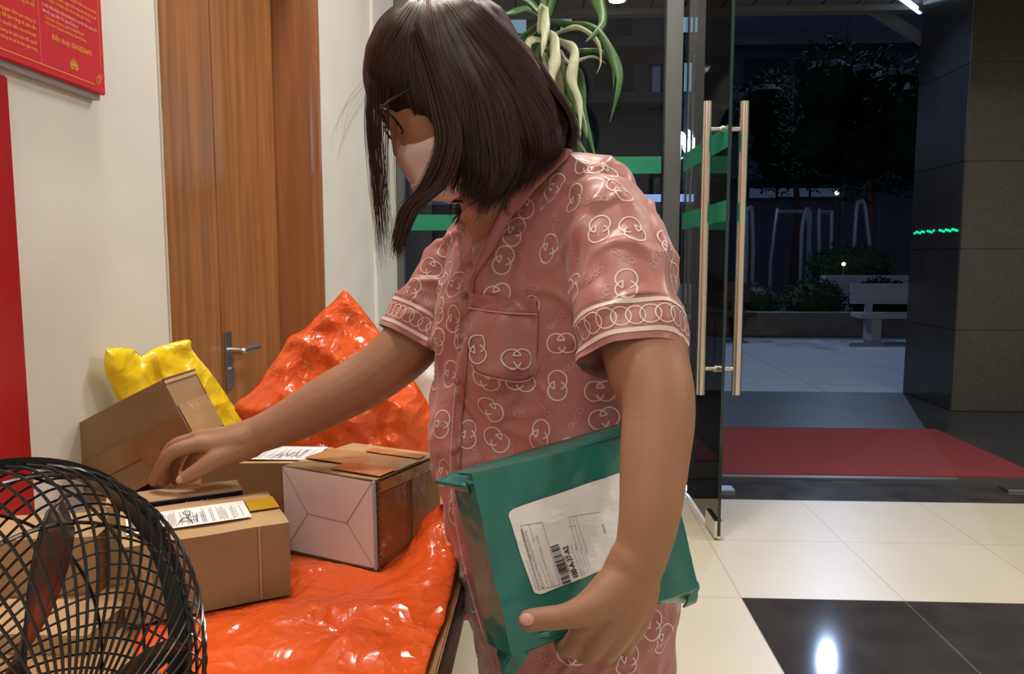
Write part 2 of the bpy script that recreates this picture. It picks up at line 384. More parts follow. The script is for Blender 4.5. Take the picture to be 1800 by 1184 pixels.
# pivot plates in the threshold
for (a, b, nm) in ((1205, 1288, 'metal floor pivot plate beside the open door leaf'), (1762, 1850, 'metal floor pivot plate at the right edge of the threshold')):
    p = atZ(a, 858, .004); q = atZ(b, 858, .004)
    tagp(MB().box((p.x, p.y - .05, 0), (q.x, p.y + .04, .012)).build('pivot_plate', M_steeld, None, False, bevel=.003), nm, 'floor plate')

# outside
pf = atZ(1400, 688, 0).y
sbox('floor_porch', (-6, FY, -.1), (12, pf, 0), tile_mat('porch_tile', (.05, .052, .055), .28, 0.3, 5.0, .9, (.03, .03, .03), var=.25, vscale=3), 0)
sbox('floor_plaza', (-12, pf, -.12), (20, 40, -.01), tile_mat('plaza_tile', (.30, .31, .33), .6, 0.1, 7.4, 1.2, (.17, .17, .18), lw=.02, var=.1, vscale=1.5))
# red mat
a = atZ(1272, 838, 0); b = atZ(1820, 852, 0); c = atZ(1675, 757, 0); d = atZ(1190, 752, 0)
mt = MB(); y0 = a.y + .03; y1 = c.y; xr = (b.x + atZ(1675,757,0).x)/2
x_l = .35
mm = empty('door_mat', ((x_l+xr)/2, y0, 0), 'long dark red carpet mat lying outside the doorway', 'mat')
MB().box((x_l, y0, 0), (xr, y1, .014)).build('mat_pile', M_mat, mm, False, bevel=.004)
MB().box((x_l - .012, y0 - .012, 0), (xr + .012, y1 + .012, .007)).build('mat_border', M_matd, mm, False)
# stone pillar
pa = atZ(1675, 722, 0); pb = atZ(1584, 690, 0)
px0 = (pa.x + pb.x)/2; PY0 = pa.y; PY1 = pb.y
pil = empty('pillar', (px0 + .6, (PY0+PY1)/2, 0), 'large square stone-clad pillar outside at the right', 'pillar')
f = MB(); z = 0.0; hs = [.68, .82, .82, .82, .82, .9]
zl = [0] + [atY(1700, yy, PY0).z for yy in (580, 437, 283, 110, -60, -230)]
for i in range(6):
    f.box((px0, PY0, zl[i] + .002), (px0 + .95, PY0 + .03, zl[i+1] - .002)); f.box((px0 + .955, PY0, zl[i] + .002), (px0 + 1.6, PY0 + .03, zl[i+1] - .002))
f.build('front_slab', M_stone, pil, False, bevel=.002)
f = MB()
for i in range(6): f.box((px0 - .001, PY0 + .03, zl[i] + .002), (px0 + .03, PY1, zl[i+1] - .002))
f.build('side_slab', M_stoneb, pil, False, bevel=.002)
MB().box((px0 + .01, PY0 + .01, 0), (px0 + 1.6, PY1, 4.6)).build('core', mat('grout_dark', (.12, .11, .09), .8), pil, False)
# reflection of green leds in the polished pillar side, built as glowing dots
lz = atY(1690, 403, PY0).z
ls = MB().box((px0 - .003, PY0 + .04, lz - .004), (px0 - .0012, PY1 - .04, lz + .004), 1)
for k in range(22):
    if k in (9, 10, 15): continue
    yv = PY0 + .06 + k * (PY1 - PY0 - .1)/22
    ls.sphere((px0 - .004, yv, lz + .006*((k*7)%3 - 1)), (.008, .012, .010), 5)
tagp(ls.build('led_reflection', [M_ledrefl, M_frame], None, False), 'reflection of green lights, built as glowing dots across the stone pillar side', 'reflection')
# canopy soffit with slats
sz = 3.42
sf = MB(); se = C0.y + 7.2
for k in range(60):
    x0 = -6 + k * .3; sf.add([(x0, FY + .2, sz), (x0 + .285, FY + .2, sz), (x0 + .285, se, sz), (x0, se, sz)], [(0,1,2,3)]); 
sf.box((-6, FY + .2, sz + .01), (12, se, sz + .15), 1); sf.box((-6, se, sz - .05), (12, se + .12, sz + .2), 0)
struct(sf.build('ceiling_porch', [M_soffit, mat('soffit_gap', (.03, .03, .03), .8)], None, False))
def downlight(px, py, label, on=True):
    p = atZ(px, py, sz); e = empty('porch_downlight', (p.x, p.y, sz), label, 'ceiling lamp', 'round lamps in the porch ceiling')
    MB().tube([(p.x, p.y, sz - .02), (p.x, p.y, sz)], .09, 20, cap='flat').build('rim', M_steeld, e)
    MB().tube([(p.x, p.y, sz - .026), (p.x, p.y, sz - .018)], .07, 20, cap='flat').build('diffuser', M_bulb, e)
    lamp('downlight_beam', 'SPOT', (p.x, p.y, sz - .04), 26, COOL, .05, (p.x, p.y, 0), spot=120)
downlight(1085, -4, 'bright round lamp in the slatted porch ceiling above the green plant')
downlight(1560, -70, 'round lamp in the porch ceiling near the stone pillar')
# white tube strip by the pillar top
t0 = atZ(1574, -12, 3.385); t1 = atZ(1617, 20, 3.385)
ts_ = empty('tube_lamp', tuple(t0), 'slanted white strip of light at the canopy edge beside the pillar', 'lamp')
MB().tube([t0, t1], .025, 10).build('tube', M_tube, ts_); MB().tube([t0 + Vector((0, 0, .03)), t1 + Vector((0, 0, .03))], .012, 8).build('tube_holder', M_steeld, ts_)
# canopy gable beam
g0 = atY(1500, -5, 7.5); g1 = atY(1625, 72, 7.5)
tagp(MB().tube([g0, g1], .06, 4, cap='flat').tube([g0, g0 + (g0 - g1)], .06, 4, cap='flat').build('canopy_beam', M_soffit, None, False), 'dark sloping canopy beam left of the pillar top', 'beam')

# low planter wall, upper planter and hedges
sbox('wall_planter', (-4, 12.0, 0), (14, 12.25, .36), M_bench if False else mat('planter_stone', (.22, .20, .19), .8, var=.2, vscale=4))
p = atY(1450, 516, 14.2); q = atY(1450, 484, 14.2)
tagp(MB().box((p.x, 14.2, -.01), (p.x + 3.5, 14.5, q.z)).build('raised_planter', M_bench, None, False, bevel=.01), 'pale raised planter wall behind the hedge at the right', 'planter')
def leafball(mb, c, r, n, s=.07, flat=.8):
    for _ in range(n):
        d_ = Vector((random.gauss(0,1), random.gauss(0,1), random.gauss(0,1))).normalized(); p_ = Vector(c) + Vector((d_.x*r[0], d_.y*r[1], d_.z*r[2]))*random.uniform(.75, 1.05)
        u = Vector((random.gauss(0,1), random.gauss(0,1), random.gauss(0,1))).normalized(); v = u.orthogonal().normalized(); k = s*random.uniform(.6, 1.3)
        mb.add([p_ - u*k, p_ + v*k*.4, p_ + u*k, p_ - v*k*.4], [(0,1,2,3)])
def bush(cx, cy, cz, r, label, n=900, s=.07, m=None):
    e = empty('bush', (cx, cy, 0), label, 'bush', 'bushes in the planter')
    mb = MB(); mb.sphere((cx, cy, cz), tuple(x*.85 for x in r), 10); leafball(mb, (cx, cy, cz), r, n, s); mb.build('foliage', m or M_hedge, e, False)
    MB().tube([(cx, cy, 0), (cx, cy, cz)], .03, 6).build('stem', M_benchd, e)
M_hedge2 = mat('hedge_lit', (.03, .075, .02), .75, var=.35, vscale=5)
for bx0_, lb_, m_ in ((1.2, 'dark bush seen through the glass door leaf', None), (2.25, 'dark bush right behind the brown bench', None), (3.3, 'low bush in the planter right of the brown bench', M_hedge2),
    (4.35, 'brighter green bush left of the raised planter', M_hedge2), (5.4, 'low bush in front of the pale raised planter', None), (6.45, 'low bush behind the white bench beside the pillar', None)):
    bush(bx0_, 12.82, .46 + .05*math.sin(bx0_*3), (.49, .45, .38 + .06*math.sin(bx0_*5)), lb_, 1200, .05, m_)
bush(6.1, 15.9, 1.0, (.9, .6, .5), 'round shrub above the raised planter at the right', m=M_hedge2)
ob = atY(1575, 470, 15.0)
bush(ob.x + .75, 15.2, ob.z, (.35, .3, .3), 'small reddish shrub beside the pillar edge', 500, .06, mat('red_leaf', (.20, .035, .01), .6))
# benches
def bench(x0, x1, y, m, label, group='benches on the plaza'):
    e = empty('bench', ((x0+x1)/2, y, -.01), label, 'bench', group)
    MB().box((x0, y, .33), (x1, y + .40, .40)).build('seat', m, e, False, bevel=.01)
    MB().box((x0 - .2 if False else x0, y + .38, .52), (x1, y + .44, .82)).build('backrest', m, e, False, bevel=.01)
    for xx in (x0 + .25, x1 - .25):
        MB().box((xx - .07, y + .05, -.01), (xx + .07, y + .35, .34)).build('leg', m, e, False, bevel=.01)
        MB().box((xx - .05, y + .34, .36), (xx + .05, y + .40, .56)).build('back_support', m, e, False, bevel=.005)
bx = atY(1514, 540, 11.2).x
bench(bx, bx + 1.6, 11.2, M_bench, 'white concrete bench on the plaza beside the pillar')
wx = atY(1250, 540, 11.0).x
bench(wx - 1.5, wx, 10.9, M_bench, 'white concrete bench seen through the glass door leaf')
bench(wx - .6, atY(1332, 540, 11.4).x, 11.42, M_benchd, 'dark brown bench on the plaza left of the planter bushes')
# exercise frames
M_bar = mat('painted_pipe', (.35, .42, .5), .3, .6)
def frame_arc(pxs, Y, label):
    pts = [atY(x, y, Y) for x, y in pxs]
    q = cat([tuple(p) for p in pts], 6)
    b0 = Vector(q[0]); b1 = Vector(q[-1])
    mb = MB(); mb.tube([(b0.x, b0.y, -.01)] + q + [(b1.x, b1.y, -.01)], .045, 8); return tagp(mb.build('exercise_frame', M_bar, None), label, 'outdoor gym frame', 'outdoor gym frames behind the hedge')
frame_arc([(1408, 470), (1410, 400), (1418, 368), (1424, 372)], 16.5, 'curved pipe gym frame, tallest of the group behind the hedge')
frame_arc([(1355, 460), (1366, 372), (1372, 372), (1415, 372), (1420, 380), (1424, 460)], 17.5, 'pipe gym frame with flat top bar behind the hedge')
frame_arc([(1440, 450), (1440, 374), (1445, 373), (1460, 373), (1462, 376), (1460, 450)], 17, 'narrow square-topped gym frame behind the hedge')
frame_arc([(1312, 440), (1313, 372), (1316, 367), (1322, 372), (1324, 440)], 16, 'narrow rounded gym frame nearest the steel door handle')
frame_arc([(1500, 450), (1506, 365), (1512, 355), (1520, 362), (1530, 450)], 17, 'curved gym frame nearest the tree trunk')
# trees
def tree(x, y, h_, r, label, n=2200):
    e = empty('tree', (x, y, 0), label, 'tree', 'trees on the plaza')
    MB().tube([(x, y, -.01), (x + .1, y, h_*.5), (x - .05, y, h_*.8)], [.14, .1, .06], 10).build('trunk', M_benchd, e)
    mb = MB()
    for k in range(9):
        c_ = (x + random.uniform(-1, 1)*r*.6, y + random.uniform(-1, 1)*r*.5, h_ + random.uniform(-.7, .7)*r*.5); mb.sphere(c_, r*.30, 7); leafball(mb, c_, (r*.5,)*3, n//9, .09)
    mb.build('crown', M_hedge, e, False)
tree(atY(1525, 400, 18).x, 18, 4.3, 2.2, 'dark leafy tree left of the stone pillar', 4500)
tree(atY(1400, 300, 22).x, 22, 4.6, 2.0, 'darker tree farther back behind the gym frames', 3500)
for (px, py, Y_, lb) in ((1471, 339, 24, 'tiny warm lamp glowing between the trees'), (1483, 464, 14.75, 'tiny lamp glowing low above the hedge')):
    q = atY(px, py, Y_); e = empty('garden_lamp', (q.x, Y_, -.01), lb, 'garden lamp')
    MB().tube([(q.x, Y_, -.01), (q.x, Y_, q.z)], .02, 6).build('post', M_frame, e); MB().sphere(q, .035 if Y_ < 20 else .06, 8).build('globe', mat('warm_bulb', (1,1,1), .5, emit=(1, .75, .4), estr=6), e)
# building
BY = 28.0
bd = empty('apartment_building', (8, BY, 0), 'large dark apartment block across the plaza', 'building')
MB().box((-20, BY, 0), (34, BY + 8, 18)).build('wall', M_bld, bd, False)
def bwin(x0, y0, x1, y1, m, nm='window'):
    a_ = atY(x0, y1, BY); b_ = atY(x1, y0, BY); f_ = MB().box((a_.x - .1, BY - .08, a_.z - .1), (b_.x + .1, BY - .02, b_.z + .1)).build('window', M_bldd, bd, False)
    MB().box((a_.x, BY - .12, a_.z), (b_.x, BY - .06, b_.z)).build('pane', m, f_, False) if False else None
    o_ = MB(); o_.box((a_.x, BY - .12, a_.z), (b_.x, BY - .06, b_.z)); o_.build('window_pane', m, bd, False)
for (x0, y0, x1, y1, m) in ((1312,108,1376,168,M_bldd),(1405,108,1495,155,M_bldd),(1520,108,1560,150,M_bldd),(1316,331,1362,348,M_glowd),(1366,331,1420,346,M_glowd),(1424,331,1480,346,M_glowd),(1145,118,1160,188,M_glowd),
    (1201,112,1216,175,M_glow),(1086,30,1106,60,M_bldd),(1050,110,1110,165,M_bldd),(1195,22,1224,58,M_glow),(890,32,925,60,M_glow),(895,66,915,80,M_glowd),(985,35,1005,55,M_glow),(1110,341,1230,354,M_glowd),(722,320,790,360,M_glowd)):
    bwin(x0, y0, x1, y1, m)
f = MB()
for yy in (190, 95, 320):
    a_ = atY(1000, yy, BY); f.box((-20, BY - .9, a_.z), (34, BY, a_.z + .35))
f.build('balcony_slab', M_bld, bd, False)
# canopy shade strip lit above ground floor
a_ = atY(1060, 354, 20); b_ = atY(1240, 341, 20)
kio = empty('kiosk', ((a_.x+b_.x)/2, 20.4, -.01), 'low kiosk with a pale lit fascia beyond the glass', 'kiosk')
MB().box((a_.x, 20, a_.z), (b_.x, 20.2, b_.z)).build('fascia', mat('fascia_glow', (.4, .5, .7), .5, emit=(.3, .45, .9), estr=.9), kio, False)
MB().box((a_.x + .1, 20.2, -.01), (b_.x - .1, 21.5, a_.z + .1)).build('body', mat('kiosk_body', (.05, .05, .06), .7), kio, False)
# street lamp with two globes
sx = atY(1192, 300, 14); g1_ = atY(1194, 243, 14); g2_ = atY(1214, 257, 14)
sl = empty('street_lamp', (g1_.x, 14, -.01), 'two-globe street lamp beyond the glass door leaf', 'street lamp')
MB().tube([(g1_.x, 14, -.01), (g1_.x, 14, g1_.z - .1)], .04, 10).tube([(g1_.x, 14, g2_.z - .25), (g2_.x, 14, g2_.z - .12)], .02, 8).build('post', M_frame, sl)
MB().sphere(g1_, .12, 14).build('globe', M_bulb, sl); MB().sphere(g2_, .14, 14).build('globe', M_bulb, sl)
lamp('street_lamp_light', 'POINT', (g1_.x, 13.8, g1_.z), 90, COOL, .15)
# tall flood lamps whose mirror image shows in the black tile
def flood(px, py, dist, en, label, rr=.35):
    fp = atZ(px, py, 0); r_ = ray(px, py); r_ = Vector((r_.x, r_.y, -r_.z)).normalized(); t = (dist - fp.y)/r_.y; q = fp + r_*t
    e = empty('flood_lamp', (q.x, q.y + .3, -.01), label, 'flood lamp', 'flood lamps on tall masts')
    MB().tube([(q.x, q.y + .35, -.01), (q.x, q.y + .35, q.z + .3)], .08, 8).build('mast', M_frame, e)
    hd = MB(); dr = (fp - q).normalized(); hd.tube([q - dr*.06, q - dr*.25], rr*1.15, 18, cap='flat'); hd.build('housing', M_frame, e)
    MB().tube([q, q - dr*.05], rr, 18, cap='flat').build('lens', mat('flood_lens', (1,1,1), .5, emit=(.35, .6, 1), estr=60), e)
    lamp('flood_beam', 'SPOT', tuple(q + dr*.05), en, COOL, .1, tuple(fp + Vector((2, 6, 0))), spot=75)
flood(1453, 1160, 25, 2600, 'flood lamp on a mast high over the plaza, the brighter one', .15)

# indoor ceiling lamps
def ceil_lamp(x, y, e, s=.6):
    o = empty('ceiling_light', (x, y, CEIL), 'square warm white ceiling panel lamp', 'ceiling lamp', 'ceiling panel lamps of the lobby')
    MB().box((x - s/2 - .02, y - s/2 - .02, CEIL - .03), (x + s/2 + .02, y + s/2 + .02, CEIL - .001)).build('frame', M_steeld, o, False)
    MB().box((x - s/2, y - s/2, CEIL - .034), (x + s/2, y + s/2, CEIL - .029)).build('diffuser', mat('panel_glow', (1,1,1), .5, emit=WARM, estr=3), o, False)
    lamp('panel_light', 'AREA', (x, y, CEIL - .05), e, WARM, s, (x, y, 0))
ceil_lamp(-.3, -.7, 16, .6); ceil_lamp(-.60, 1.25, 32, .28); ceil_lamp(.5, 2.5, 34); ceil_lamp(2.9, 2.5, 45); ceil_lamp(3.4, -.4, 45)

# ================================================================== LEFT SIDE THINGS
# red fire cabinet
fy = atX(22, 455, WX + .0).y; 
fc = empty('fire_cabinet', (WX, fy - .3, .3), 'tall red metal fire cabinet against the wall at the left edge', 'cabinet')
MB().box((WX + .001, fy - .62, .3), (WX + .012, fy, 1.455)).build('body', M_red, fc, False, bevel=.003)
MB().box((WX + .012, fy - .60, .32), (WX + .02, fy - .032, 1.435)).build('door', M_red, fc, False, bevel=.003)
# red notice board
sb0 = WX + .022
c = atX(186, 168, sb0); zl_ = c.z; yr = c.y
nb = empty('notice_board', (WX, yr - .5, zl_), 'red notice board with yellow lettering and a lotus, hung on the white wall', 'sign')
MB().box((WX + .001, yr - 1.0, zl_), (sb0, yr, zl_ + .9)).build('board', [M_sign], nb, False, bevel=.0015)
MB().box((WX + .0005, yr - .99, zl_ - .010), (WX + .014, yr - .006, zl_ + .001)).build('backing_board', M_grey, nb, False)
ux, uy = Vector((0, 1, 0)), Vector((0, 0, 1)); O = Vector((sb0, yr, zl_)); tx = MB()
tx.norecalc = True
def ln(x, y, s, size, mi, al='LEFT'):
    v, f_ = text2d(s, size, 2, al); on_plane(tx, O + ux*x + uy*y, ux, uy, v, f_, mi, .0006)
def sp2(px, py): q_ = atX(px, py, sb0); return q_.y - yr, q_.z - zl_
TS_ = .0108
def fit(p0, p1, s_, mi, tall=1.0):
    a_ = sp2(*p0); b_ = sp2(*p1); v, f_ = text2d(s_, 1, 2, 'LEFT'); wd_ = max(q[0] for q in v); k = (b_[0] - a_[0])/wd_
    on_plane(tx, O + ux*a_[0] + uy*a_[1], ux, uy, [(x*k, y*k*tall) for x, y in v], f_, mi, .0006)
fit((91, 64), (160, 88), 'Diện thoại: 024.62536693', 0, 1.25); a_ = sp2(91, 64); v, f_ = rect2(a_[0] - .0008, a_[1], a_[0] + .0035, a_[1] + .0012); on_plane(tx, O, ux, uy, v, f_, 0, .0007)
for p0, p1, s_, mi in (((77,38),(151,71),'- Trực ban Công an phường Xuân Phương',0), ((76,28),(147,58),'- Trực ban Công an quận: 02438.373.037',0), ((74,17),(137,44),'liên hệ ngay đến Cơ quan Công an.',1), ((73,6),(169,50),'3. Khi tiếp nhận những thông tin, vụ việc liên quan cần',1),
    ((74,-6),(159,35),'nhận nhầm, ở được nên nhà khoản gửi họ là n.',0), ((73,-17),(168,28),'thông báo chuyên, ngày hôm nay sẽ trả lại ki, sẽ',0), ((73,-29),(168,12),'đe dọa, uy hiếp yêu cầu chuyển tiền vào tài khoản',0),
    ((0,61),(65,84),'thông tin tài khoản ngân hàng',0), ((-6,47),(64,72),'phương lên giả mạo để ngươi',0), ((-6,33),(63,61),'rồi chuyển tiền vào tài khoản',0), ((-4,20),(63,50),'là để bán hàng và yêu cầu',0), ((-6,7),(62,41),'hàng giao dịch qua mạng xã',0), ((30,-5),(60,10),'bằng phí đề',0), ((-4,-32),(60,-4),'giả danh cán bộ công an để',0)): fit(p0, p1, s_, mi, 1.05)
# border lines
v, f_ = rect2(-.98, .012, -.035, .0132); on_plane(tx, O, ux, uy, v, f_, 0, .0005)
v, f_ = rect2(-.0125, .045, -.0115, .88); on_plane(tx, O, ux, uy, v, f_, 0, .0005)
dvx = sp2(73, 120)[0]; v, f_ = rect2(dvx - .0006, .014, dvx + .0006, .88); on_plane(tx, O, ux, uy, v, f_, 2, .0005)
for k in range(3):
    cc = [(-.022 + .009*k*.6 - .004*k, .018 + .006*k)]; 
    pts = [(-.022 + .004*k + (.006 - .001*k)*math.cos(t*math.pi/8), .022 + .004*k + (.006 - .001*k)*math.sin(t*math.pi/8)) for t in range(16)]
    v, f_ = ribbon2d(pts, .001, True); on_plane(tx, O, ux, uy, v, f_, 0, .0006)
# lotus
lx, ly = sp2(130, 114)
for k in range(-3, 4):
    a_ = k * R(24); L_ = .016 - abs(k)*.0012; wd = .0042
    pet = [(0, 0), (-wd, L_*.5), (0, L_), (wd, L_*.5)]; pet = [(x*math.cos(a_) + y*math.sin(a_), -x*math.sin(a_) + y*math.cos(a_)) for x, y in pet]
    v, f_ = ribbon2d(pet, .0016, True); on_plane(tx, O + ux*lx + uy*(ly - .006), ux, uy, v, f_, 0, .0006)
tx.build('lettering', [M_yellowp, M_pinkp, mat('line_pink', (.8, .2, .15), .5)], nb, False)

# table
TZ = .75
tr = atZ(782, 1130, TZ).x; TY0 = .70; TY1 = 2.55
tb = empty('table', ((WX + tr)/2, (TY0+TY1)/2, 0), 'long wooden table pushed against the white wall, covered in parcels', 'table')
M_tt = mat('table_top', (.40, .22, .10), .35, var=.2, vscale=4, stretch=(8, 1, 1))
MB().box((WX + .025, TY0, TZ - .025), (tr, TY1, TZ)).build('tabletop', M_tt, tb, False, bevel=.002)
MB().box((tr - .004, TY0, TZ - .05), (tr + .004, TY1, TZ - .004)).build('edge_band', M_black, tb, False)
for xx in (WX + .05, tr - .05):
    for yy in (TY0 + .05, TY1 - .05): MB().box((xx - .02, yy - .02, 0), (xx + .02, yy + .02, TZ - .025)).build('leg', M_steeld, tb, False)

# ---------------- cartons
def crumple(o_mesh_mb, amp=.0012):
    pass
def carton(name, label, cornerbl, dx, dy, h_, m, tilt=None, sub=10, amp=.0015, parts=None, seed=0, topm=None):
    """box from front-bottom-left corner, horizontal vectors dx (front), dy (depth), up h_"""
    o = Vector(cornerbl); ex = Vector(dx); ey = Vector(dy); ez = ex.cross(ey).normalized()*h_ if tilt is None else tilt
    e = empty(name, tuple(o + ex/2 + ey/2), label, 'box')
    mb = MB(); n = sub
    def face(o_, a_, b_, mi=0):
        vs = []; 
        nn = a_.cross(b_).normalized()
        for i in range(n+1):
            for j in range(n+1):
                u, v = i/n, j/n; p = o_ + a_*u + b_*v; ed = min(u, 1-u, v, 1-v)
                p = p - nn * 0 + noise.noise_vector((p + Vector((seed, 0, 0)))*14) * amp * (1 if ed > 0 else .8)
                vs.append(p)
        fs = [(i*(n+1)+j, (i+1)*(n+1)+j, (i+1)*(n+1)+j+1, i*(n+1)+j+1) for i in range(n) for j in range(n)]
        mb.add(vs, fs, mi)
    face(o, ex, ez); face(o + ex, ey, ez); face(o + ey + ex, -ex, ez); face(o + ey, -ey, ez); face(o + ez, ex, ey, 1 if topm else 0); face(o + ey, ex, -ey)  # topm puts the overhead light on the top into a lighter board colour
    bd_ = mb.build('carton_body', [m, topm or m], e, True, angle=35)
    return e, o, ex, ey, ez
def decal(e, name, o, a_, b_, u0, v0, u1, v1, m, lift=.0022, label=None, th=.0006):
    """thin strip glued on a face (o, a_, b_)"""
    nn = a_.cross(b_).normalized(); A = o + a_*u0 + b_*v0 + nn*lift; X_ = a_*(u1-u0); Y_ = b_*(v1-v0); mb = MB(); N = 6
    vs = []
    for s_ in (0, th):
        for i in range(N+1):
            for j in range(3): vs.append(A + X_*(i/N) + Y_*(j/2) + nn*(s_ + .0006*noise.noise((A + X_*(i/N) + Y_*(j/2))*40)))
    K = (N+1)*3; fs = [(i*3+j, (i+1)*3+j, (i+1)*3+j+1, i*3+j+1) for i in range(N) for j in range(2)]; fs = fs + [tuple(q + K for q in f) for f in fs]
    for i in range(N): fs.append((i*3, (i+1)*3, (i+1)*3+K, i*3+K)); fs.append((i*3+2, (i+1)*3+2, (i+1)*3+2+K, i*3+2+K))
    fs.append((0, 1, 1+K, K)); fs.append((1, 2, 2+K, 1+K)); b = N*3; fs.append((b, b+1, b+1+K, b+K)); fs.append((b+1, b+2, b+2+K, b+1+K))
    mb.add(vs, fs); r = mb.build(name, m, e, True); 
    if label: r['label'] = label
    return r
def shipping_label(e, o, a_, b_, w_, h_, lift=.003, scribble=None, seed=1, tcol=M_inkb, label='white shipping label'):
    """a_, b_ unit vectors on the face, o lower-left corner"""
    rnd = random.Random(seed); nn = a_.cross(b_).normalized(); mb = MB(); mb.norecalc = True
    def pl(v, f, mi, l): on_plane(mb, o, a_, b_, v, f, mi, lift + l)
    N = 8
    vs = [(w_*i/N, h_*j/4) for i in range(N+1) for j in range(5)]; pl(vs, [(i*5+j, (i+1)*5+j, (i+1)*5+j+1, i*5+j+1) for i in range(N) for j in range(4)], 0, 0)
    x = w_*.05
    while x < w_*.95:
        y = h_*rnd.uniform(.05, .12); top_ = h_*rnd.uniform(.55, .92)
        while y < top_:
            l = h_*rnd.uniform(.03, .12); v, f = rect2(x, y, x + .0009, min(y + l, top_)); pl(v, f, 1, .0004); y += l + h_*.02
        x += rnd.choice((.0022, .0022, .003, .007))
    for xx in (.02, .36, .62): v, f = rect2(w_*xx, h_*.05, w_*xx + .0004, h_*.95); pl(v, f, 1, .0004)
    # barcode
    x = w_*.9; y = h_*.1
    while y < h_*.6: t = rnd.choice((.0006, .0012)); v, f = rect2(w_*.04, y, w_*.09, y + t); pl(v, f, 2, .0005); y += t + rnd.choice((.0007, .0014))
    if scribble:
        for st in scribble: v, f = ribbon2d([(w_*a, h_*b) for a, b in cat(st, 5)], .0011); pl(v, f, 3, .0007)
    r = mb.build('shipping_label', [M_paper, M_inkg, M_ink, tcol], e, False); r['label'] = label; return r
SCR = [[(.30, .08), (.36, .45), (.40, .12)], [(.42, .5), (.47, .2), (.50, .55), (.44, .3)], [(.53, .6), (.58, .2), (.62, .7), (.55, .5)], [(.2, .2), (.3, .3), (.62, .25)]]
# C front carton
def tz(px, py, z=TZ + .002): return atZ(px, py, z)
BL, BR = tz(222, 1110), tz(512, 1052)
ex = BR - BL; ex = ex.normalized() * (ex.length + .0); ey = Vector((-ex.y, ex.x, 0)).normalized()*.142
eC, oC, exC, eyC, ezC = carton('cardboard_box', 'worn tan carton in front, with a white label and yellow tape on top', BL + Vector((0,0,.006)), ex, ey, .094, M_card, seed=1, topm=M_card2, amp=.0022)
t_o = oC + ezC; ua, ub = exC.normalized(), eyC.normalized(); W, Dp = exC.length, eyC.length
shipping_label(eC, t_o + ua*W*.03 + ub*Dp*.24, ua, ub, W*.76, Dp*.52, scribble=[[(.50,.55),(.46,.75),(.52,.8),(.50,.5),(.42,.3),(.5,.2)],[(.40,.15),(.47,.5),(.52,.12)],[(.43,.3),(.56,.28)],[(.56,.15),(.57,.6)],[(.53,.45),(.64,.42)]], seed=3, tcol=M_ink, label='white shipping label with black handwriting')
decal(eC, 'tape', t_o, exC, eyC, .80, .42, 1.0, .78, M_tapey, label='yellow tape')
decal(eC, 'tape', oC, exC, ezC, .10, 0, .16, .98, M_card2, .0012)
# crease ridges on the front
for u in (.27, .80): decal(eC, 'crease', oC, exC, ezC, u, .02, u + .012, 1, M_carddk if False else M_card2, .0016)
# D white-ended carton
BLd, BRd = tz(503, 970), tz(665, 1006)
ex = BRd - BLd; ey = Vector((-ex.y, ex.x, 0)).normalized()*.16
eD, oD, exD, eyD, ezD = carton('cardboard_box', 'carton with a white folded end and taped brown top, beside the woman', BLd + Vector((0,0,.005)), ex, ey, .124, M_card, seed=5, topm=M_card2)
wb = MB(); o_ = oD + Vector((0,0,.002)); nn = -eyD.normalized()
cs = [o_ + exD*.02, o_ + exD*.98, o_ + exD*.97 + ezD*.97, o_ + exD*.01 + ezD*.99]; ctr = o_ + exD*.30 + ezD*.46; ctr2 = o_ + exD*.34 + ezD*.46
cs2 = [c_ + nn*.004 for c_ in cs]; cc = ctr + nn*.0015
c1_ = o_ + exD*.27 + ezD*.47 + nn*.0012; c2_ = o_ + exD*.69 + ezD*.45 + nn*.0012
wb.add([cs2[0], cs2[1], cs2[2], cs2[3], c1_, c2_], [(0,1,5,4), (1,2,5), (2,3,4,5), (3,0,4)])
wb.add(cs2 + [c_ + nn*.001 for c_ in cs], [(0,1,5,4),(1,2,6,5),(2,3,7,6),(3,0,4,7)])
wb.build('end_flap', M_whitebox, eD, False, label='white folded end flaps')
cl_ = MB()
for a_, b_ in ((cs2[0], c1_), (cs2[3], c1_), (cs2[1], c2_), (cs2[2], c2_), (c1_, c2_)): cl_.tube([a_ + nn*.0004, b_ + nn*.0004], .0007, 5)
cl_.build('fold_line', mat('fold_shade', (.42, .34, .32), .8), eD)
cg = MB()   # corrugated edges
for k in range(26):
    for (a0, a1, off) in ((oD + exD*1.0, oD + exD*1.0 + ezD, .002),):
        p_ = a0.lerp(a1, (k + .5)/26); cg.tube([p_ + nn*.001 + ua*0, p_ + nn*.001 + exD.normalized()*.006 + ezD.normalized()*(.002 if k % 2 else -.002)], .0014, 5)
    p_ = oD + ezD; q_ = p_.lerp(p_ + eyD, 0); 
cg.build('corrugated_edge', M_carddk, eD)
MB().tube([cs2[1] + exD.normalized()*.003, cs2[2] + exD.normalized()*.003], .003, 6).build('edge_tape', mat('grey_tape', (.38, .42, .42), .4), eD)
for a_, b_ in ((oD + ezD + nn*.002, oD + ezD + exD + nn*.002), (oD + nn*.003, oD + exD + nn*.003), (oD + ezD + exD, oD + ezD + exD + eyD)): MB().tube([a_, b_], .0016, 5).build('carton_rim', M_carddk, eD)
decal(eD, 'tape', oD + ezD, exD, eyD, .0, .28, 1.0, .68, M_tapel)
decal(eD, 'tape', oD + ezD, exD, eyD, .45, .08, .98, .34, M_tapeo, .0026, label='orange printed tape')
decal(eD, 'tape', oD + ezD, exD, eyD, .35, .72, .95, .86, M_tapeo, .0026, label='orange printed tape')
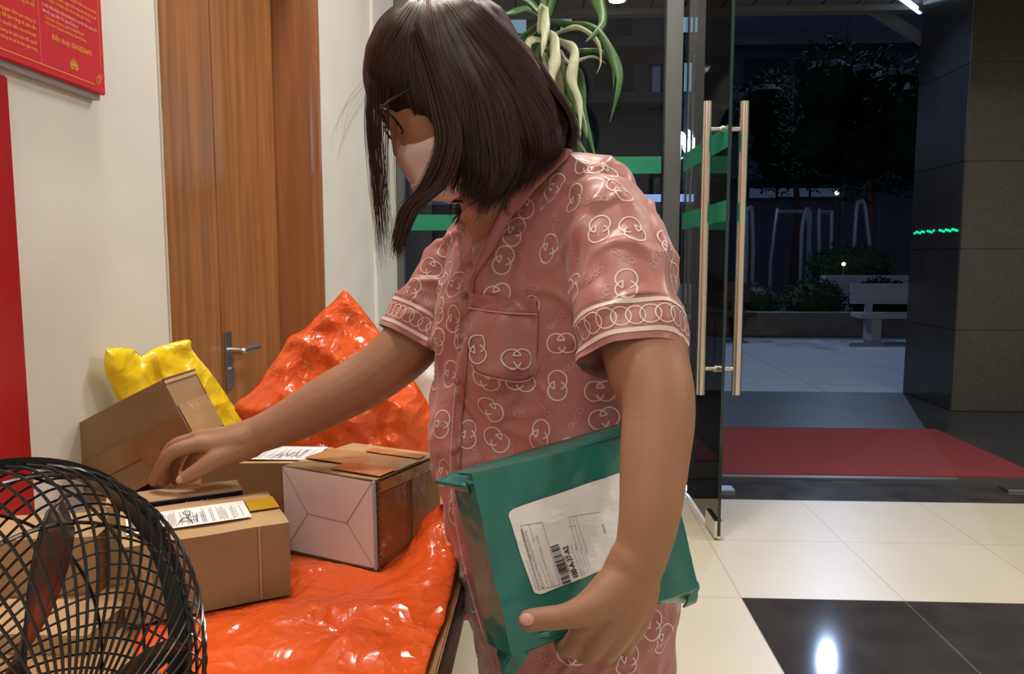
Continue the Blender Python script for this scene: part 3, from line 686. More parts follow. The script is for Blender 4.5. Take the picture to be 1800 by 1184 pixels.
decal(eD, 'tape', oD + exD, eyD, ezD, .0, .1, .42, .85, M_tape); decal(eD, 'tape', oD + exD, eyD, ezD, .50, .1, .72, .95, M_tape, .0026); decal(eD, 'tape', oD + exD, eyD, ezD, 0, .86, 1, .98, M_tapel, .0026)
# B thin box with purple tape
sB = Vector((-.585, 1.04, TZ)); exB = ua*.170; eyB = ub*.055
sB = oC + eyC + ub*.012 - ua*.016; sB.z = TZ + .001
eB, oB, exB, eyB, ezB = carton('cardboard_box', 'slim tan box under the reaching fingers with dark purple tape along its edge', sB, exB, eyB, .106, M_card2, seed=9, amp=.001)
decal(eB, 'tape', oB, exB, ezB, .06, .86, 1.0, .99, M_tapep, .0014, label='dark purple tape with white print')
tw = MB(); tw.norecalc = True
v, f_ = text2d('SMK  K-P-A Store', .0052, 2, 'LEFT'); on_plane(tw, oB + exB*.1 + ezB*.925, ua, Vector((0,0,1)), v, f_, 0, .003)
tw.build('tape_print', M_print, eB, False); tw = MB(); tw.norecalc = True
v, f_ = text2d('◄  hàng dễ vỡ xin nhẹ tay', .0052, 2, 'LEFT'); on_plane(tw, oB + exB*.55 + ezB*.925, ua, Vector((0,0,1)), v, f_, 0, .003)
tw.build('tape_print', M_print, eB, False)
# E labelled box behind
eE, oE, exE, eyE, ezE = carton('cardboard_box', 'flat-topped carton behind the slim box, its label marked in blue ink', (-.565, 1.195, TZ + .001), (.186, .0, 0), (.003, .11, 0), .101, M_card, seed=12, topm=M_card2)
ue, ve = exE.normalized(), eyE.normalized()
shipping_label(eE, oE + ezE + exE*.20 + eyE*.10, ue, ve, .142, .088, scribble=[[(a + .2, b) for a, b in st] for st in SCR], seed=8, label='white shipping label with blue handwriting')
tw = MB(); tw.norecalc = True
v, f_ = text2d('HÀNG DỄ VỠ', .012, 2, 'LEFT'); on_plane(tw, oE + exE*.52 + ezE*.34, ue, Vector((0,0,1)), v, f_, 0, .004)
v, f_ = text2d('HÀNG', .02, 2, 'LEFT'); on_plane(tw, oE + exE*.62 + ezE*.12, ue, Vector((0,0,1)), v, f_, 0, .004)
tw.build('side_print', mat('brown_print', (.13, .06, .03), .8), eE, False)
# A leaning carton
yA = 1.30
TLa = atY(97, 764, yA); TRa = atY(285, 667, yA); exA = TRa - TLa; upA = Vector((-exA.z, 0, exA.x)).normalized(); hA = .152
eA, oA, exA, eyA, ezA = carton('cardboard_box', 'large brown carton tilted against the white wall in front of the yellow bag', TLa - upA*hA, exA, (0, .118, 0), hA, M_card, seed=20, tilt=upA*hA, amp=.0018)
decal(eA, 'tape', oA, exA, ezA, 0, .30, 1, .56, M_tape, .0018); decal(eA, 'tape', oA, exA, ezA, .55, .02, .72, .46, M_tape, .0026)
decal(eA, 'tape', oA + exA, eyA, ezA, .02, .22, .98, .66, M_tapel, .0018); decal(eA, 'lip', oA + exA, eyA, ezA, -.01, .94, 1.01, 1.0, M_card2, .0022)
MB().tube([oA + exA + ezA + Vector((.002,0,0)), oA + exA + ezA + eyA + Vector((.002,0,0))], .0022, 6).tube([oA + exA + eyA, oA + exA + ezA + eyA], .0016, 6).build('carton_rim', M_carddk, eA)
# G, H boxes seen through the fan
carton('cardboard_box', 'small tan box behind the fan guard, left of the labelled front carton', (-.74, .90, TZ + .001), (.160, .03, 0), (-.015, .10, 0), .075, M_card2, seed=30)
carton('cardboard_box', 'low flat tan box at the near table corner behind the fan', (-.72, .775, TZ + .001), (.22, .0, 0), (0, .085, 0), .022, M_card2, seed=33)
# carton under the table side, by her legs
eK, oK, exK, eyK, ezK = carton('cardboard_box', 'tan carton standing on the floor between table and pink nightshirt', (tr + .02, 1.42, .001), (.26, 0, 0), (0, .3, 0), .40, M_card2, seed=40)
decal(eK, 'tape', oK, exK, ezK, 0, .78, 1, .9, M_tapel)
rl_ = MB(); rl_.tube([(tr + .02, 1.50, .42 + .02), (tr + .24, 1.46, .425 + .02)], .02, 14, cap='flat')
p0 = P(786, 1078, 1.30); p1 = P(840, 1074, 1.33)
tagp(MB().tube([p0, p1 + (p1-p0)*1.2], .013, 16).build('plastic_roll', mat('pink_plastic', (.62, .03, .06), .25), None), 'bright pink-red rolled plastic lying beyond the table edge', 'plastic roll')
q0 = P(800, 1025, 1.42)
for o in (bpy.data.objects['plastic_roll'],): pass

# ---------------- plastic bags: closed crumpled shells
def inside(x, y, poly):
    r = False; n = len(poly)
    for i in range(n):
        x1, y1 = poly[i]; x2, y2 = poly[i-1]
        if (y1 > y) != (y2 > y) and x < (x2-x1)*(y-y1)/(y2-y1) + x1: r = not r
    return r
def edist(x, y, poly):
    d = 1e9; n = len(poly)
    for i in range(n):
        x1, y1 = poly[i]; x2, y2 = poly[i-1]; dx, dy = x2-x1, y2-y1; t = max(0, min(1, ((x-x1)*dx + (y-y1)*dy)/((dx*dx+dy*dy) or 1))); d = min(d, math.hypot(x-x1-t*dx, y-y1-t*dy))
    return d
def crease(p, f, seed=0):
    """sharp fold lines between flat facets"""
    q = p*f + noise.noise_vector(p*f*.6 + Vector((seed, 0, 0)))*.7
    d, _ = noise.voronoi(q + Vector((seed*5.3, seed*1.7, 0)))
    return d[0]
def ridged(p, f, o=3, seed=0):
    a = 0; am = 1; s = 0
    for k in range(o):
        a += am*(1 - abs(noise.noise(p*f + Vector((seed*3.1, k*7.7, 0))))*2.2); s += am; am *= .5; f *= 2.05
    return a / s
def delaunay_fill(poly, step):
    from mathutils.geometry import delaunay_2d_cdt
    pts = []; n = len(poly)
    for i in range(n):
        a_, b_ = poly[i], poly[(i+1) % n]; L_ = math.hypot(b_[0]-a_[0], b_[1]-a_[1]); k = max(1, int(L_/step))
        for j in range(k): pts.append((a_[0] + (b_[0]-a_[0])*j/k, a_[1] + (b_[1]-a_[1])*j/k))
    nb_ = len(pts); xs = [p[0] for p in poly]; ys = [p[1] for p in poly]; r_ = random.Random(3)
    y = min(ys); row = 0
    while y < max(ys):
        x = min(xs) + (step/2 if row % 2 else 0)
        while x < max(xs):
            if inside(x, y, poly) and edist(x, y, poly) > step*.55: pts.append((x + r_.uniform(-.12, .12)*step, y + r_.uniform(-.12, .12)*step))
            x += step
        y += step*.87; row += 1
    v, e, f, *_ = delaunay_2d_cdt([Vector(p) for p in pts], [(i, (i+1) % nb_) for i in range(nb_)], [], 1, 1e-4)
    return [(p.x, p.y) for p in v], [tuple(x) for x in f]
def bag(name, label, cat_, outline, depth, thick, m, wr=.012, wf=14, step=9, seed=0, clampx=None, floorz=None, rag=0, category=None):
    poly = [p for p in cat([tuple(map(float, q)) for q in outline + [outline[0]]], 3)][:-1] if rag == 0 else outline
    v2, f2 = delaunay_fill(poly, step); mb = MB(); N = len(v2); front = []; back = []
    for x, y in v2:
        D = depth(x, y); e_ = edist(x, y, poly); sc = D/F; t = min(1, (e_*sc)/(thick*1.5)); hh = thick*math.sqrt(max(0, 1 - (1-t)**2))
        q = P(x, y, D); w1 = (crease(q, wf, seed)*1.5 - .7 + .5*(crease(q, wf*2.3, seed + 3) - .4))*wr*(.35 + .65*t); w2 = (ridged(q, wf*.8, 3, seed + 9) - .5)*wr*t
        a_ = P(x, y, D - hh*.5 - w1); b_ = P(x, y, D + hh*.5 + .001 + w2*.5)
        for z_ in (a_, b_):
            if clampx is not None and z_.x < clampx: z_.x = clampx
            if floorz is not None and z_.z < floorz: z_.z = floorz
        front.append(a_); back.append(b_)
    mb.add(front + back, f2 + [tuple(i + N for i in reversed(f)) for f in f2])
    cnt = {}
    for f in f2:
        for i in range(len(f)): k = (f[i], f[(i+1) % len(f)]); cnt[k] = 1
    rim = [k for k in cnt if (k[1], k[0]) not in cnt]
    mb.add([], []); mb.f += [(a, b, b + N, a + N) for a, b in rim]; mb.m += [0]*len(rim)
    o = mb.build(name, m, None, True, angle=70); tagp(o, label, cat_); return o
bag('plastic_bag', 'tall crumpled orange plastic bag standing behind the reaching arm', 'bag',
    [(605,507),(585,530),(560,552),(535,578),(508,592),(495,615),(472,648),(445,685),(412,712),(425,738),(450,770),(500,862),(700,862),(772,835),(771,770),(762,730),(748,700),(727,668),(700,640),(672,590),(650,560),(625,528)],
    lambda x, y: 1.52 + (x-600)*.0003, .14, M_orange, .050, 9, 6, 2, floorz=TZ+.002)
bag('plastic_bag', 'bright yellow glossy plastic bag leaning on the wall behind the tilted carton', 'bag',
    [(186,613),(183,640),(190,668),(210,705),(260,760),(330,800),(400,800),(428,745),(405,705),(375,660),(350,630),(337,612),(334,597),(305,601),(270,613),(248,625),(235,614),(210,611)],
    lambda x, y: 1.395 + (x-183)*.0013, .05, M_yellow, .022, 11, 6, 5, clampx=WX+.002, floorz=TZ+.002)
bag('plastic_bag', 'white plastic bag among parcels at the far end of the table, behind her elbow', 'bag',
    [(684,548),(700,545),(740,560),(775,600),(795,690),(800,752),(730,752),(722,690),(706,640),(690,600)],
    lambda x, y: 1.95, .10, M_whitep, .03, 10, 8, 6, floorz=TZ+.001)
tagp(MB().box((-.36, 2.05, TZ + .001), (-.14, 2.3, TZ + .09)).build('parcel', M_card2, None, False, bevel=.003), 'small tan parcel far down the table under white papers', 'parcel')
pp = MB()
for k in range(4): pp.box((-.345 + k*.004, 2.06 + .003*k, TZ + .0915 + k*.008), (-.15, 2.28, TZ + .0985 + k*.008), mi=0)
tagp(pp.build('paper_stack', M_paper, None, False), 'stack of white papers on the far small parcel', 'papers')
# orange sheet on the table: heightfield cut to shape, draping over the table side
outl = [(240,1184+120),(236,1130),(300,1085),(420,1000),(500,960),(560,985),(640,1000),(700,985),(745,950),(775,925),(796,948),(808,985),(806,1020),(792,1062),(782,1100),(765,1140),(745,1184+20),(690,1184+120)]
poly = [tuple(atZ(x, y, TZ).xy) for x, y in outl]
v2, f2 = delaunay_fill(poly, .006)
def sheet_z(x, y):
    q = Vector((x, y, 0)); h = .0035 + .012*max(0, crease(Vector((x*1.0, y*1.6, 0)), 11, 4) - .15) + .005*max(0, crease(q, 27, 6) - .2) 
    for bo, bx_, by_ in ((oC, exC, eyC), (oD, exD, eyD)):
        r_ = Vector((x, y)) - bo.xy; u = r_.dot(bx_.xy)/bx_.length_squared; v = r_.dot(by_.xy)/by_.length_squared
        if -.12 < u < 1.12 and -.12 < v < 1.12:
            e_ = max(-u, u-1, -v, v-1, 0)/.12; h = .0035 + (h - .0035)*e_*e_
    hp_ = atZ(778, 990, TZ); d = math.hypot((x - hp_.x)*1.6, (y - hp_.y)*.75); h += .075*math.exp(-(d/.065)**2)*(.6 + .5*ridged(q, 22, 3, 8))
    hp_ = atZ(610, 1110, TZ); d = math.hypot(x - hp_.x, y - hp_.y); h += .014*math.exp(-(d/.08)**2)*ridged(q, 9, 2, 1)
    if x > tr - .004: h -= (x - tr + .004)*1.2
    if y < TY0 + .01: h -= (TY0 + .01 - y)*2.2
    return TZ + h
mb = MB(); tp = []
for x, y in v2: tp.append(Vector((x, y, sheet_z(x, y))))
mb.add(tp, f2)
o = mb.build('plastic_sheet', M_orange, None, True, angle=70, solid=.0008); tagp(o, 'flattened orange plastic bag spread on the table under the front cartons', 'plastic bag')

# ================================================================== FAN
fanD = .50; fcn = P(-28, 1318, fanD); ax = Vector((math.sin(R(77)), -math.cos(R(77)), .04)).normalized()
fu = Vector((0,0,1)); fu = (fu - ax*fu.dot(ax)).normalized(); fr = fu.cross(ax)
fan = empty('pedestal_fan', (fcn.x, fcn.y, 0), 'black pedestal fan with a round wire guard in the near left corner', 'fan')
RR = .184
def fp_(r, a, h): return fcn + fr*(r*math.cos(a)) + fu*(r*math.sin(a)) + ax*h
def grille(name, sgn, hub, bulge, nw, twist, wire):
    g = MB()
    for k in range(nw):
        a0 = 2*math.pi*k/nw; pts = []
        for i in range(17):
            t = i/16; r = hub + (RR - hub)*math.sin(t*math.pi/2)**.9; h_ = bulge*math.cos(t*math.pi/2)**.75 + .012; pts.append(fp_(r, a0 + twist*(t), sgn*h_))
        g.tube(pts, wire, 5, cap='flat')
    for t in (.52, .80):
        r = hub + (RR - hub)*math.sin(t*math.pi/2)**.9; h_ = bulge*math.cos(t*math.pi/2)**.75 + .012
        g.tube([fp_(r, a*math.pi/40, sgn*(h_ - .002)) for a in range(80)], wire*1.25, 6, closed=True)
    g.tube([fp_(hub, a*math.pi/20, sgn*(bulge + .012)) for a in range(40)], .003, 6, closed=True)
    return g.build(name, M_blackw, fan)
grille('front_guard', 1, .034, .050, 72, .30, .0011)
grille('rear_guard', -1, .04, .052, 72, -.36, .0011)
rg = MB()
rp_ = []
n_ = 96
for (r_, h_) in ((RR - .003, -.010), (RR + .004, -.011), (RR + .005, .011), (RR - .003, .010)): rp_.append((r_, h_))
vs = []; fs = []
for a in range(n_):
    for r_, h_ in rp_: vs.append(fp_(r_, 2*math.pi*a/n_, h_))
for a in range(n_):
    for j in range(4): fs.append((a*4+j, a*4+(j+1) % 4, ((a+1) % n_)*4+(j+1) % 4, ((a+1) % n_)*4+j))
rg.add(vs, fs); rg.build('guard_ring', M_black, fan, True, bevel=.001)
hb_ = MB(); hb_.tube([fp_(0,0,.060), fp_(0,0,.065)], .035, 24, cap='flat'); hb_.build('front_badge', M_black, fan)
hub = MB().tube([fp_(0,0,-.03), fp_(0,0,.035)], [.035, .028], 24).build('hub', M_black, fan)
for k in range(5):
    a0 = R(52) + k*2*math.pi/5; b = MB(); vs = []
    for i in range(12):
        t = i/11; r = .03 + .135*t; wd = (.16 + .30*math.sin(min(1, t*1.2)*math.pi*.62)) * (1 if t < .85 else 1 - ((t-.85)/.15)**2*.45)
        for j in range(9): s_ = j/8 - .5; vs.append(fp_(r, a0 + s_*wd*(.22/(r+.04)) + .15*t, .022*s_*2 - .012*(1 - 4*s_*s_) * .5))
    b.add(vs, [(i*9+j, (i+1)*9+j, (i+1)*9+j+1, i*9+j+1) for i in range(11) for j in range(8)])
    b.build('blade', M_smoke, fan, True, solid=.0022)
b = MB(); b.tube([fp_(0,0,-.06), fp_(0,0,-.085), fp_(0,0,-.16), fp_(0,0,-.18)], [.045, .055, .05, .02], 20); b.build('motor_housing', M_black, fan)
pb_ = fp_(0,0,-.12)
MB().tube([(pb_.x, pb_.y, .02), (pb_.x, pb_.y, pb_.z - .04)], .014, 14, cap='flat').build('pole', M_black, fan)
MB().tube([(pb_.x, pb_.y, 0), (pb_.x, pb_.y, .02), (pb_.x, pb_.y, .035)], [.10, .10, .03], 30, cap='flat').build('base', M_black, fan)
# keep the pole in front of the table edge
# ================================================================== PLANT
ppx = P(985, 60, 3.35); plx, ply = ppx.x, ppx.y
pl = empty('potted_plant', (plx, ply, 0), 'leafy corn plant with drooping strap leaves behind the woman, by the glass', 'plant')
MB().tube([(plx, ply, 0), (plx, ply, .3), (plx, ply, .34)], [.13, .18, .185], 28, cap='flat').build('pot', M_pot, pl)
MB().tube([(plx, ply, .3), (plx + .02, ply, 1.2), (plx, ply, 2.05)], [.03, .026, .02], 12).build('stem', mat('plant_stem', (.12, .10, .05), .7), pl)
def leaf(pts, wd, m, Dv=3.35, roll=0.0, curl=.3):
    q = cat([(x, y, Dv + (dz if True else 0)) for x, y, dz in pts], 6); Q = [P(*p) for p in q]; n = len(Q); vs = []; 
    fw_ = (Q[len(Q)//2] - C0).normalized()
    for i, p in enumerate(Q):
        t = i/(n-1); tn = (Q[min(i+1, n-1)] - Q[max(i-1, 0)]).normalized(); sd = tn.cross(fw_).normalized(); sd = (Matrix.Rotation(roll + .5*math.sin(t*5 + roll*3), 3, tn) @ sd)
        nn_ = sd.cross(tn); w_ = wd*(math.sin(math.pi*min(1, (t*.93 + .07))**.75)**.8)*(1 + .12*math.sin(t*25))
        for s_ in (-1, -.5, 0, .5, 1): vs.append(p + sd*s_*w_ + nn_*(abs(s_)*w_*curl))
    MB().add(vs, [(i*5+j, (i+1)*5+j, (i+1)*5+j+1, i*5+j+1) for i in range(n-1) for j in range(4)]).build('leaf', m, pl, True, angle=80, solid=.0012)
LV = [([(965,30,0),(990,-20,0),(1040,-10,-.05),(1060,40,-.1),(1028,75,-.12)], .030, M_leaf, .3), ([(960,40,0),(1000,45,-.05),(1050,60,-.1),(1085,120,-.12),(1088,155,-.12),(1072,215,-.1)], .024, M_leaf, .2),
 ([(960,70,0),(990,55,-.05),(1020,50,-.1),(1050,75,-.1),(1055,110,-.1),(1048,130,-.1)], .012, M_leafp, .9), ([(958,20,0),(965,-20,0),(975,-60,0)], .03, M_leaf, 0), ([(955,30,0),(930,15,0),(895,22,-.05),(858,28,-.05)], .016, M_leaf, .8),
 ([(955,25,0),(925,-5,0),(890,-20,0),(850,-10,0),(838,12,0)], .022, M_leaf, .3), ([(950,60,0),(955,15,-.05),(958,60,-.1),(952,100,-.1)], .022, M_leafp, .1), ([(950,60,0),(968,65,-.06),(975,100,-.1),(970,140,-.1),(966,180,-.1)], .027, M_leafp, .2),
 ([(955,65,0),(990,78,-.05),(1008,95,-.1),(1005,140,-.1),(1018,180,-.1),(1020,240,-.1)], .025, M_leafp, .5), ([(958,70,0),(932,70,0),(922,100,0),(915,120,0)], .020, M_leafp, .3), ([(960,70,0),(985,120,.05),(995,180,.05),(1005,230,.02),(1035,275,0)], .030, M_leaf, .2),
 ([(960,80,0),(975,150,.05),(980,220,.05),(990,290,.05)], .028, M_leaf, .9), ([(960,80,0),(1000,160,0),(1022,200,-.05),(1032,245,-.08)], .024, M_leaf, .5), ([(960,60,0),(1010,90,0),(1050,90,0),(1075,110,0),(1078,160,0)], .014, M_leaf, .6),
 ([(950,70,0),(935,120,.05),(940,170,.05),(950,220,.05)], .026, M_leaf, .4), ([(965,90,0),(1015,130,.05),(1025,190,.05),(1050,290,.05)], .022, M_leaf, .1), ([(955,85,0),(980,88,0),(1000,110,0),(1040,100,0),(1065,112,0)], .010, M_leafp, .7)]
for pts, wd, m, ro in LV: leaf(pts, wd, m, roll=ro)
for k in range(8): leaf([(955+k*3, 90+k*8, .02), (960+k*9, 130+k*12, .05), (955+k*11, 200+k*13, .06), (960+k*12, 240+k*14, .04)], .02, M_leaf if k % 3 else M_leafp, roll=k*.7)
for k in range(6): leaf([(955, 40, .05), (950-k*14, 70+k*6, .1), (930-k*14, 120+k*8, .15)], .02, M_leaf, roll=k*.5)
# ================================================================== THE WOMAN
base = P(1010, 1184, 1.04); bx_, by_ = base.x, base.y
woman = empty('person', (bx_, by_, 0), 'woman in printed pink nightshirt and face mask, bending over parcels on the table', 'person')
def WP(dx, dy, z): return Vector((bx_ + dx, by_ + dy, z))
# head axes
HC = P(778, 138, .97)
hf = (CR @ Vector((-math.cos(R(35)), -math.sin(R(35)), 0))).normalized(); hf = (hf + (CR @ Vector((0,0,1)))*.10).normalized()
hu_ = (CR @ Vector((-math.sin(R(35)), math.cos(R(35)), 0))).normalized(); hl = hu_.cross(hf).normalized(); hu_ = hf.cross(hl).normalized()
HM = Matrix((hf, hl, hu_)).transposed()          # columns: forward, her left (towards the camera side), up
def H(f, l, u): return HC + HM @ Vector((f, l, u))
body = MB()
body.sphere(HC, (.094, .074, .090), 20, M=HM)
body.sphere(H(.030, 0, -.045), (.062, .060, .075), 16, M=HM)
body.tube([H(.020, 0, -.04), H(.042, 0, -.085), H(.060, 0, -.120)], [.052, .040, .022], 18)      # jaw
body.tube([H(.078, 0, -.006), H(.088, 0, -.030), H(.096, 0, -.048)], [.008, .010, .011], 12)       # nose
body.tube([H(.086, .012, -.050), H(.086, -.012, -.050)], .009, 10)
body.tube([H(.078, .016, -.078), H(.084, 0, -.076), H(.078, -.016, -.078)], .007, 10)              # lips
body.tube([H(.077, .012, -.085), H(.081, 0, -.087), H(.077, -.012, -.085)], .007, 10)
body.tube([H(.060, .042, .004), H(.074, .015, .008), H(.074, -.015, .008), H(.060, -.042, .004)], .010, 12)
for s_ in (-1, 1):
    body.sphere(H(.063, s_*.030, -.014), .0135, 12)
    body.sphere(H(-.002, s_*.075, -.030), (.018, .008, .030), 12, M=HM)
    body.sphere(H(.048, s_*.032, -.045), (.025, .020, .026), 12, M=HM)
pchain(body, [(838,215,.985,.050),(858,300,.995,.045),(872,360,1.01,.046),(878,405,1.03,.040),(880,450,1.06,.035)])
# torso under the shirt, legs
pchain(body, [(828,450,1.145,.036),(930,440,1.075,.05),(1045,380,.965,.040)])
pchain(body, [(935,470,1.09,.055),(935,620,1.06,.085),(960,800,1.06,.08),(990,1000,1.06,.09),(1010,1184,1.05,.095)])
for s_, dx in ((-1, -.02), (1, .03)):
    body.tube(cat([tuple(WP(dx, s_*.042, .58)) , tuple(WP(dx - .005, s_*.050, .42)), tuple(WP(dx - .005, s_*.055, .22)), tuple(WP(dx + .01, s_*.06, .07))], 6), [.062 - .0016*i for i in range(19)], 16)
    body.tube([WP(dx + .02, s_*.07, .04), WP(dx - .06, s_*.085, .032), WP(dx - .14, s_*.095, .024)], [.034, .033, .022], 12)
# reaching arm (her right)
FAR = [(812,462,1.145,.036),(776,525,1.15,.043),(722,603,1.135,.044),(655,660,1.125,.041),(580,702,1.115,.0385),(500,744,1.105,.031),(432,772,1.095,.0245)]
pchain(body, FAR, 20)
hd = 1.085
pchain(body, [(455,762,1.10,.026),(420,776,1.085,.022),(380,782,1.075,.016),(348,780,1.07,.0125)], 14)
pchain(body, [(450,760,1.10,.024),(410,768,1.09,.019),(345,771,1.09,.0125)], 14)
pchain(body, [(445,765,1.11,.022),(405,770,1.11,.017),(350,775,1.11,.0120)], 14)
pchain(body, [(440,770,1.11,.020),(405,779,1.12,.015),(362,783,1.125,.011)], 14)
pchain(body, [(350,780,1.07,.0115),(318,788,1.06,.0105),(297,800,1.06,.0098),(281,825,1.065,.0088),(270,846,1.07,.0075)], 12)
pchain(body, [(345,772,1.09,.0115),(310,782,1.09,.0105),(292,802,1.095,.0095),(288,828,1.10,.0085),(291,846,1.105,.0075)], 12)
pchain(body, [(350,775,1.11,.011),(322,790,1.115,.0100),(308,812,1.12,.0090),(304,832,1.125,.0082),(308,846,1.13,.0072)], 12)
pchain(body, [(362,783,1.125,.010),(340,800,1.135,.0088),(330,820,1.14,.0080),(326,838,1.145,.0070)], 12)
pchain(body, [(440,780,1.09,.021),(408,795,1.075,.0175),(378,808,1.062,.0138),(350,826,1.056,.0118),(322,842,1.054,.0098)], 14)
# near arm (her left)
NEAR = [(1055,385,.945,.040),(1105,520,.875,.047),(1138,640,.832,.045),(1157,715,.800,.0385),(1151,800,.778,.0355),(1142,900,.758,.0305),(1127,975,.748,.0262),(1116,1008,.744,.0245)]
pchain(body, NEAR, 22)
nh = .742
pchain(body, [(1112,985,.746,.024),(1085,1030,.742,.021),(1048,1080,.742,.0165),(1022,1112,.752,.0130)], 14)     # index metacarpal
pchain(body, [(1116,985,.746,.024),(1098,1040,.738,.020),(1068,1095,.738,.016),(1046,1128,.748,.0128)], 14)
pchain(body, [(1120,990,.748,.024),(1112,1045,.742,.020),(1092,1100,.742,.0155),(1074,1134,.752,.0122)], 14)
pchain(body, [(1122,995,.750,.022),(1126,1045,.750,.018),(1114,1095,.752,.0145),(1102,1122,.760,.0112)], 14)
pchain(body, [(1022,1112,.752,.0125),(1002,1136,.774,.0108),(990,1134,.806,.0098),(985,1112,.835,.0090),(982,1092,.846,.0080)], 12)
pchain(body, [(1046,1128,.748,.0125),(1034,1148,.776,.0108),(1024,1144,.810,.0100),(1016,1118,.840,.0090),(1010,1094,.856,.0080)], 12)
pchain(body, [(1074,1134,.752,.0120),(1066,1150,.782,.0105),(1058,1142,.815,.0096),(1050,1114,.845,.0088),(1044,1090,.858,.0078)], 12)
pchain(body, [(1102,1122,.760,.0108),(1100,1138,.786,.0092),(1094,1130,.815,.0086),(1088,1106,.845,.0080),(1084,1086,.855,.0070)], 12)
pchain(body, [(1095,1018,.742,.022),(1062,1052,.730,.0205),(1025,1073,.722,.0150),(990,1083,.722,.0118),(962,1086,.725,.0112),(930,1090,.730,.0108)], 16)
pchain(body, [(1060,1060,.735,.018),(1040,1085,.738,.015),(1022,1100,.745,.012)], 12)
vs, fs, ns = remeshed(body, .0021, 9, .55)
b2 = MB(); b2.add(vs, fs); b2.norecalc = True
bobj = b2.build('body', M_skin, woman, True, angle=180)
# nails
def nail(cx, cy, D, rx, ry, nrm_px, rot, label=None):
    c_ = P(cx, cy, D); z_ = (P(cx + nrm_px[0], cy + nrm_px[1], D + nrm_px[2]) - c_).normalized(); x_ = (CR @ Vector((math.cos(rot), math.sin(rot), 0))); x_ = (x_ - z_*x_.dot(z_)).normalized(); y_ = z_.cross(x_)
    MB().sphere(c_, (rx, ry, .0022), 10, M=Matrix((x_, y_, z_)).transposed()).build('fingernail', M_nail, woman)
nail(926, 1088, .7195, .0070, .0056, (-6, 0, -.02), math.pi)
nail(316, 843, 1.0465, .006, .005, (-8, 2, -.012), R(215))
# eye details
for s_ in (-1, 1):
    MB().tube([H(.077, s_*.018, -.020), H(.0785, s_*.031, -.024), H(.071, s_*.043, -.020)], .0011, 6).build('eyelashes', M_hair, woman)
    MB().tube([H(.083, s_*.014, .014), H(.081, s_*.030, .019), H(.070, s_*.046, .014)], [.0012, .0026, .001], 6).build('eyebrow', M_hairw, woman)

# ---- nightshirt
shirt = MB()
A = [(832,455,1.13,.050),(853,505,1.11,.073),(862,560,1.10,.082),(862,660,1.10,.082),(864,760,1.08,.083),(895,900,1.06,.086),(928,1000,1.06,.093),(957,1100,1.05,.098),(982,1184,1.05,.100),(1000,1300,1.05,.105),(1000,1420,1.05,.11)]
B = [(1045,365,.965,.055),(1035,430,.985,.080),(1030,520,1.01,.093),(1030,640,1.02,.092),(1035,760,1.02,.094),(1040,900,1.03,.098),(1046,1000,1.03,.104),(1050,1100,1.03,.103),(1048,1184,1.03,.099),(1040,1300,1.03,.105),(1030,1420,1.03,.11)]
for q in (A, B): pchain(shirt, q, 28, seg=6)
for t in (.33, .67):
    pchain(shirt, [tuple(a*(1-t) + b*t for a, b in zip(p_, q_)) for p_, q_ in zip(A, B)][1:], 28, seg=6)
pchain(shirt, [(835,432,1.13,.048),(905,385,1.08,.056),(985,345,1.02,.060),(1050,355,.96,.052)], 24)
pchain(shirt, [(1000,335,1.0,.050),(935,395,1.015,.050),(905,450,1.03,.058),(895,520,1.04,.060)], 24)
pchain(shirt, [(905,590,1.01,.060),(895,640,1.02,.066),(895,720,1.04,.06)], 20)
# sleeves
def sleeve_pts(q): return cat(q, 8)
SN = [(1030,372,.965,.052),(1066,400,.935,.060),(1088,470,.905,.0625),(1102,555,.872,.0600),(1114,634,.848,.0580)]
SF = [(845,450,1.125,.044),(802,472,1.145,.050),(768,535,1.14,.054),(728,604,1.13,.0530)]
vs, fs, ns = remeshed(shirt, .0034, 16, .55)
for q_, n_s in ((SN, 28), (SF, 26)):
    ms = MB(); pchain(ms, q_, n_s, cap='round'); v_, f_, n_ = remeshed(ms, .0032, 8, .55); k_ = len(vs); vs = vs + v_; ns = ns + n_; fs = fs + [tuple(i + k_ for i in g) for g in f_]
ends = []
for q in (SN, SF):
    e1_ = P(*q[-1][:3]); e0_ = P(*sleeve_pts(q)[-4][:3]); ax_ = (e1_ - e0_).normalized(); ends.append((e1_, ax_, q[-1][3]))
hemz = P(1010, 1400, 1.05).z
# folds
nv = []
for v, n in zip(vs, ns):
    q = C0; d_ = v - C0
    rel = v
    # screen-free fold field: vertical drapes + diagonal pulls
    a = noise.noise(Vector((v.x*26 + v.z*5, v.y*26 - v.z*6, v.z*3.2 + 11)))
    b = noise.noise(Vector(((v.x + v.z)*18, v.y*9, (v.x - v.z)*7 + 4)))
    c = noise.noise(v*38)
    dd = 1 - abs(noise.noise(Vector((v.x*14 - v.z*10, v.y*14, v.z*6 + v.x*8 + 30))))*2.6
    cr_ = 1 - abs(noise.noise(Vector((v.x*9 + v.z*16, v.y*12 + v.z*5, v.z*12 - v.x*14 + 7))))*4.5
    nv.append(v + n*(.0052*a + .0050*b + .0018*c + .0040*max(0, dd) + .0042*max(0, cr_)))
bmv = bmesh.new(); V = [bmv.verts.new(v) for v in nv]; 
for f_ in fs: bmv.faces.new([V[i] for i in f_])
bmv.normal_update()
kill = []
for f_ in bmv.faces:
    c_ = f_.calc_center_median()
    for e_, ax_, r_ in ends:
        r2 = c_ - e_; t = r2.dot(ax_); l = (r2 - ax_*t).length
        if t > .0 and t < .09 and l < r_*1.3: kill.append(f_); break
    else:
        if c_.z < hemz: kill.append(f_)
bmesh.ops.delete(bmv, geom=kill, context='FACES')
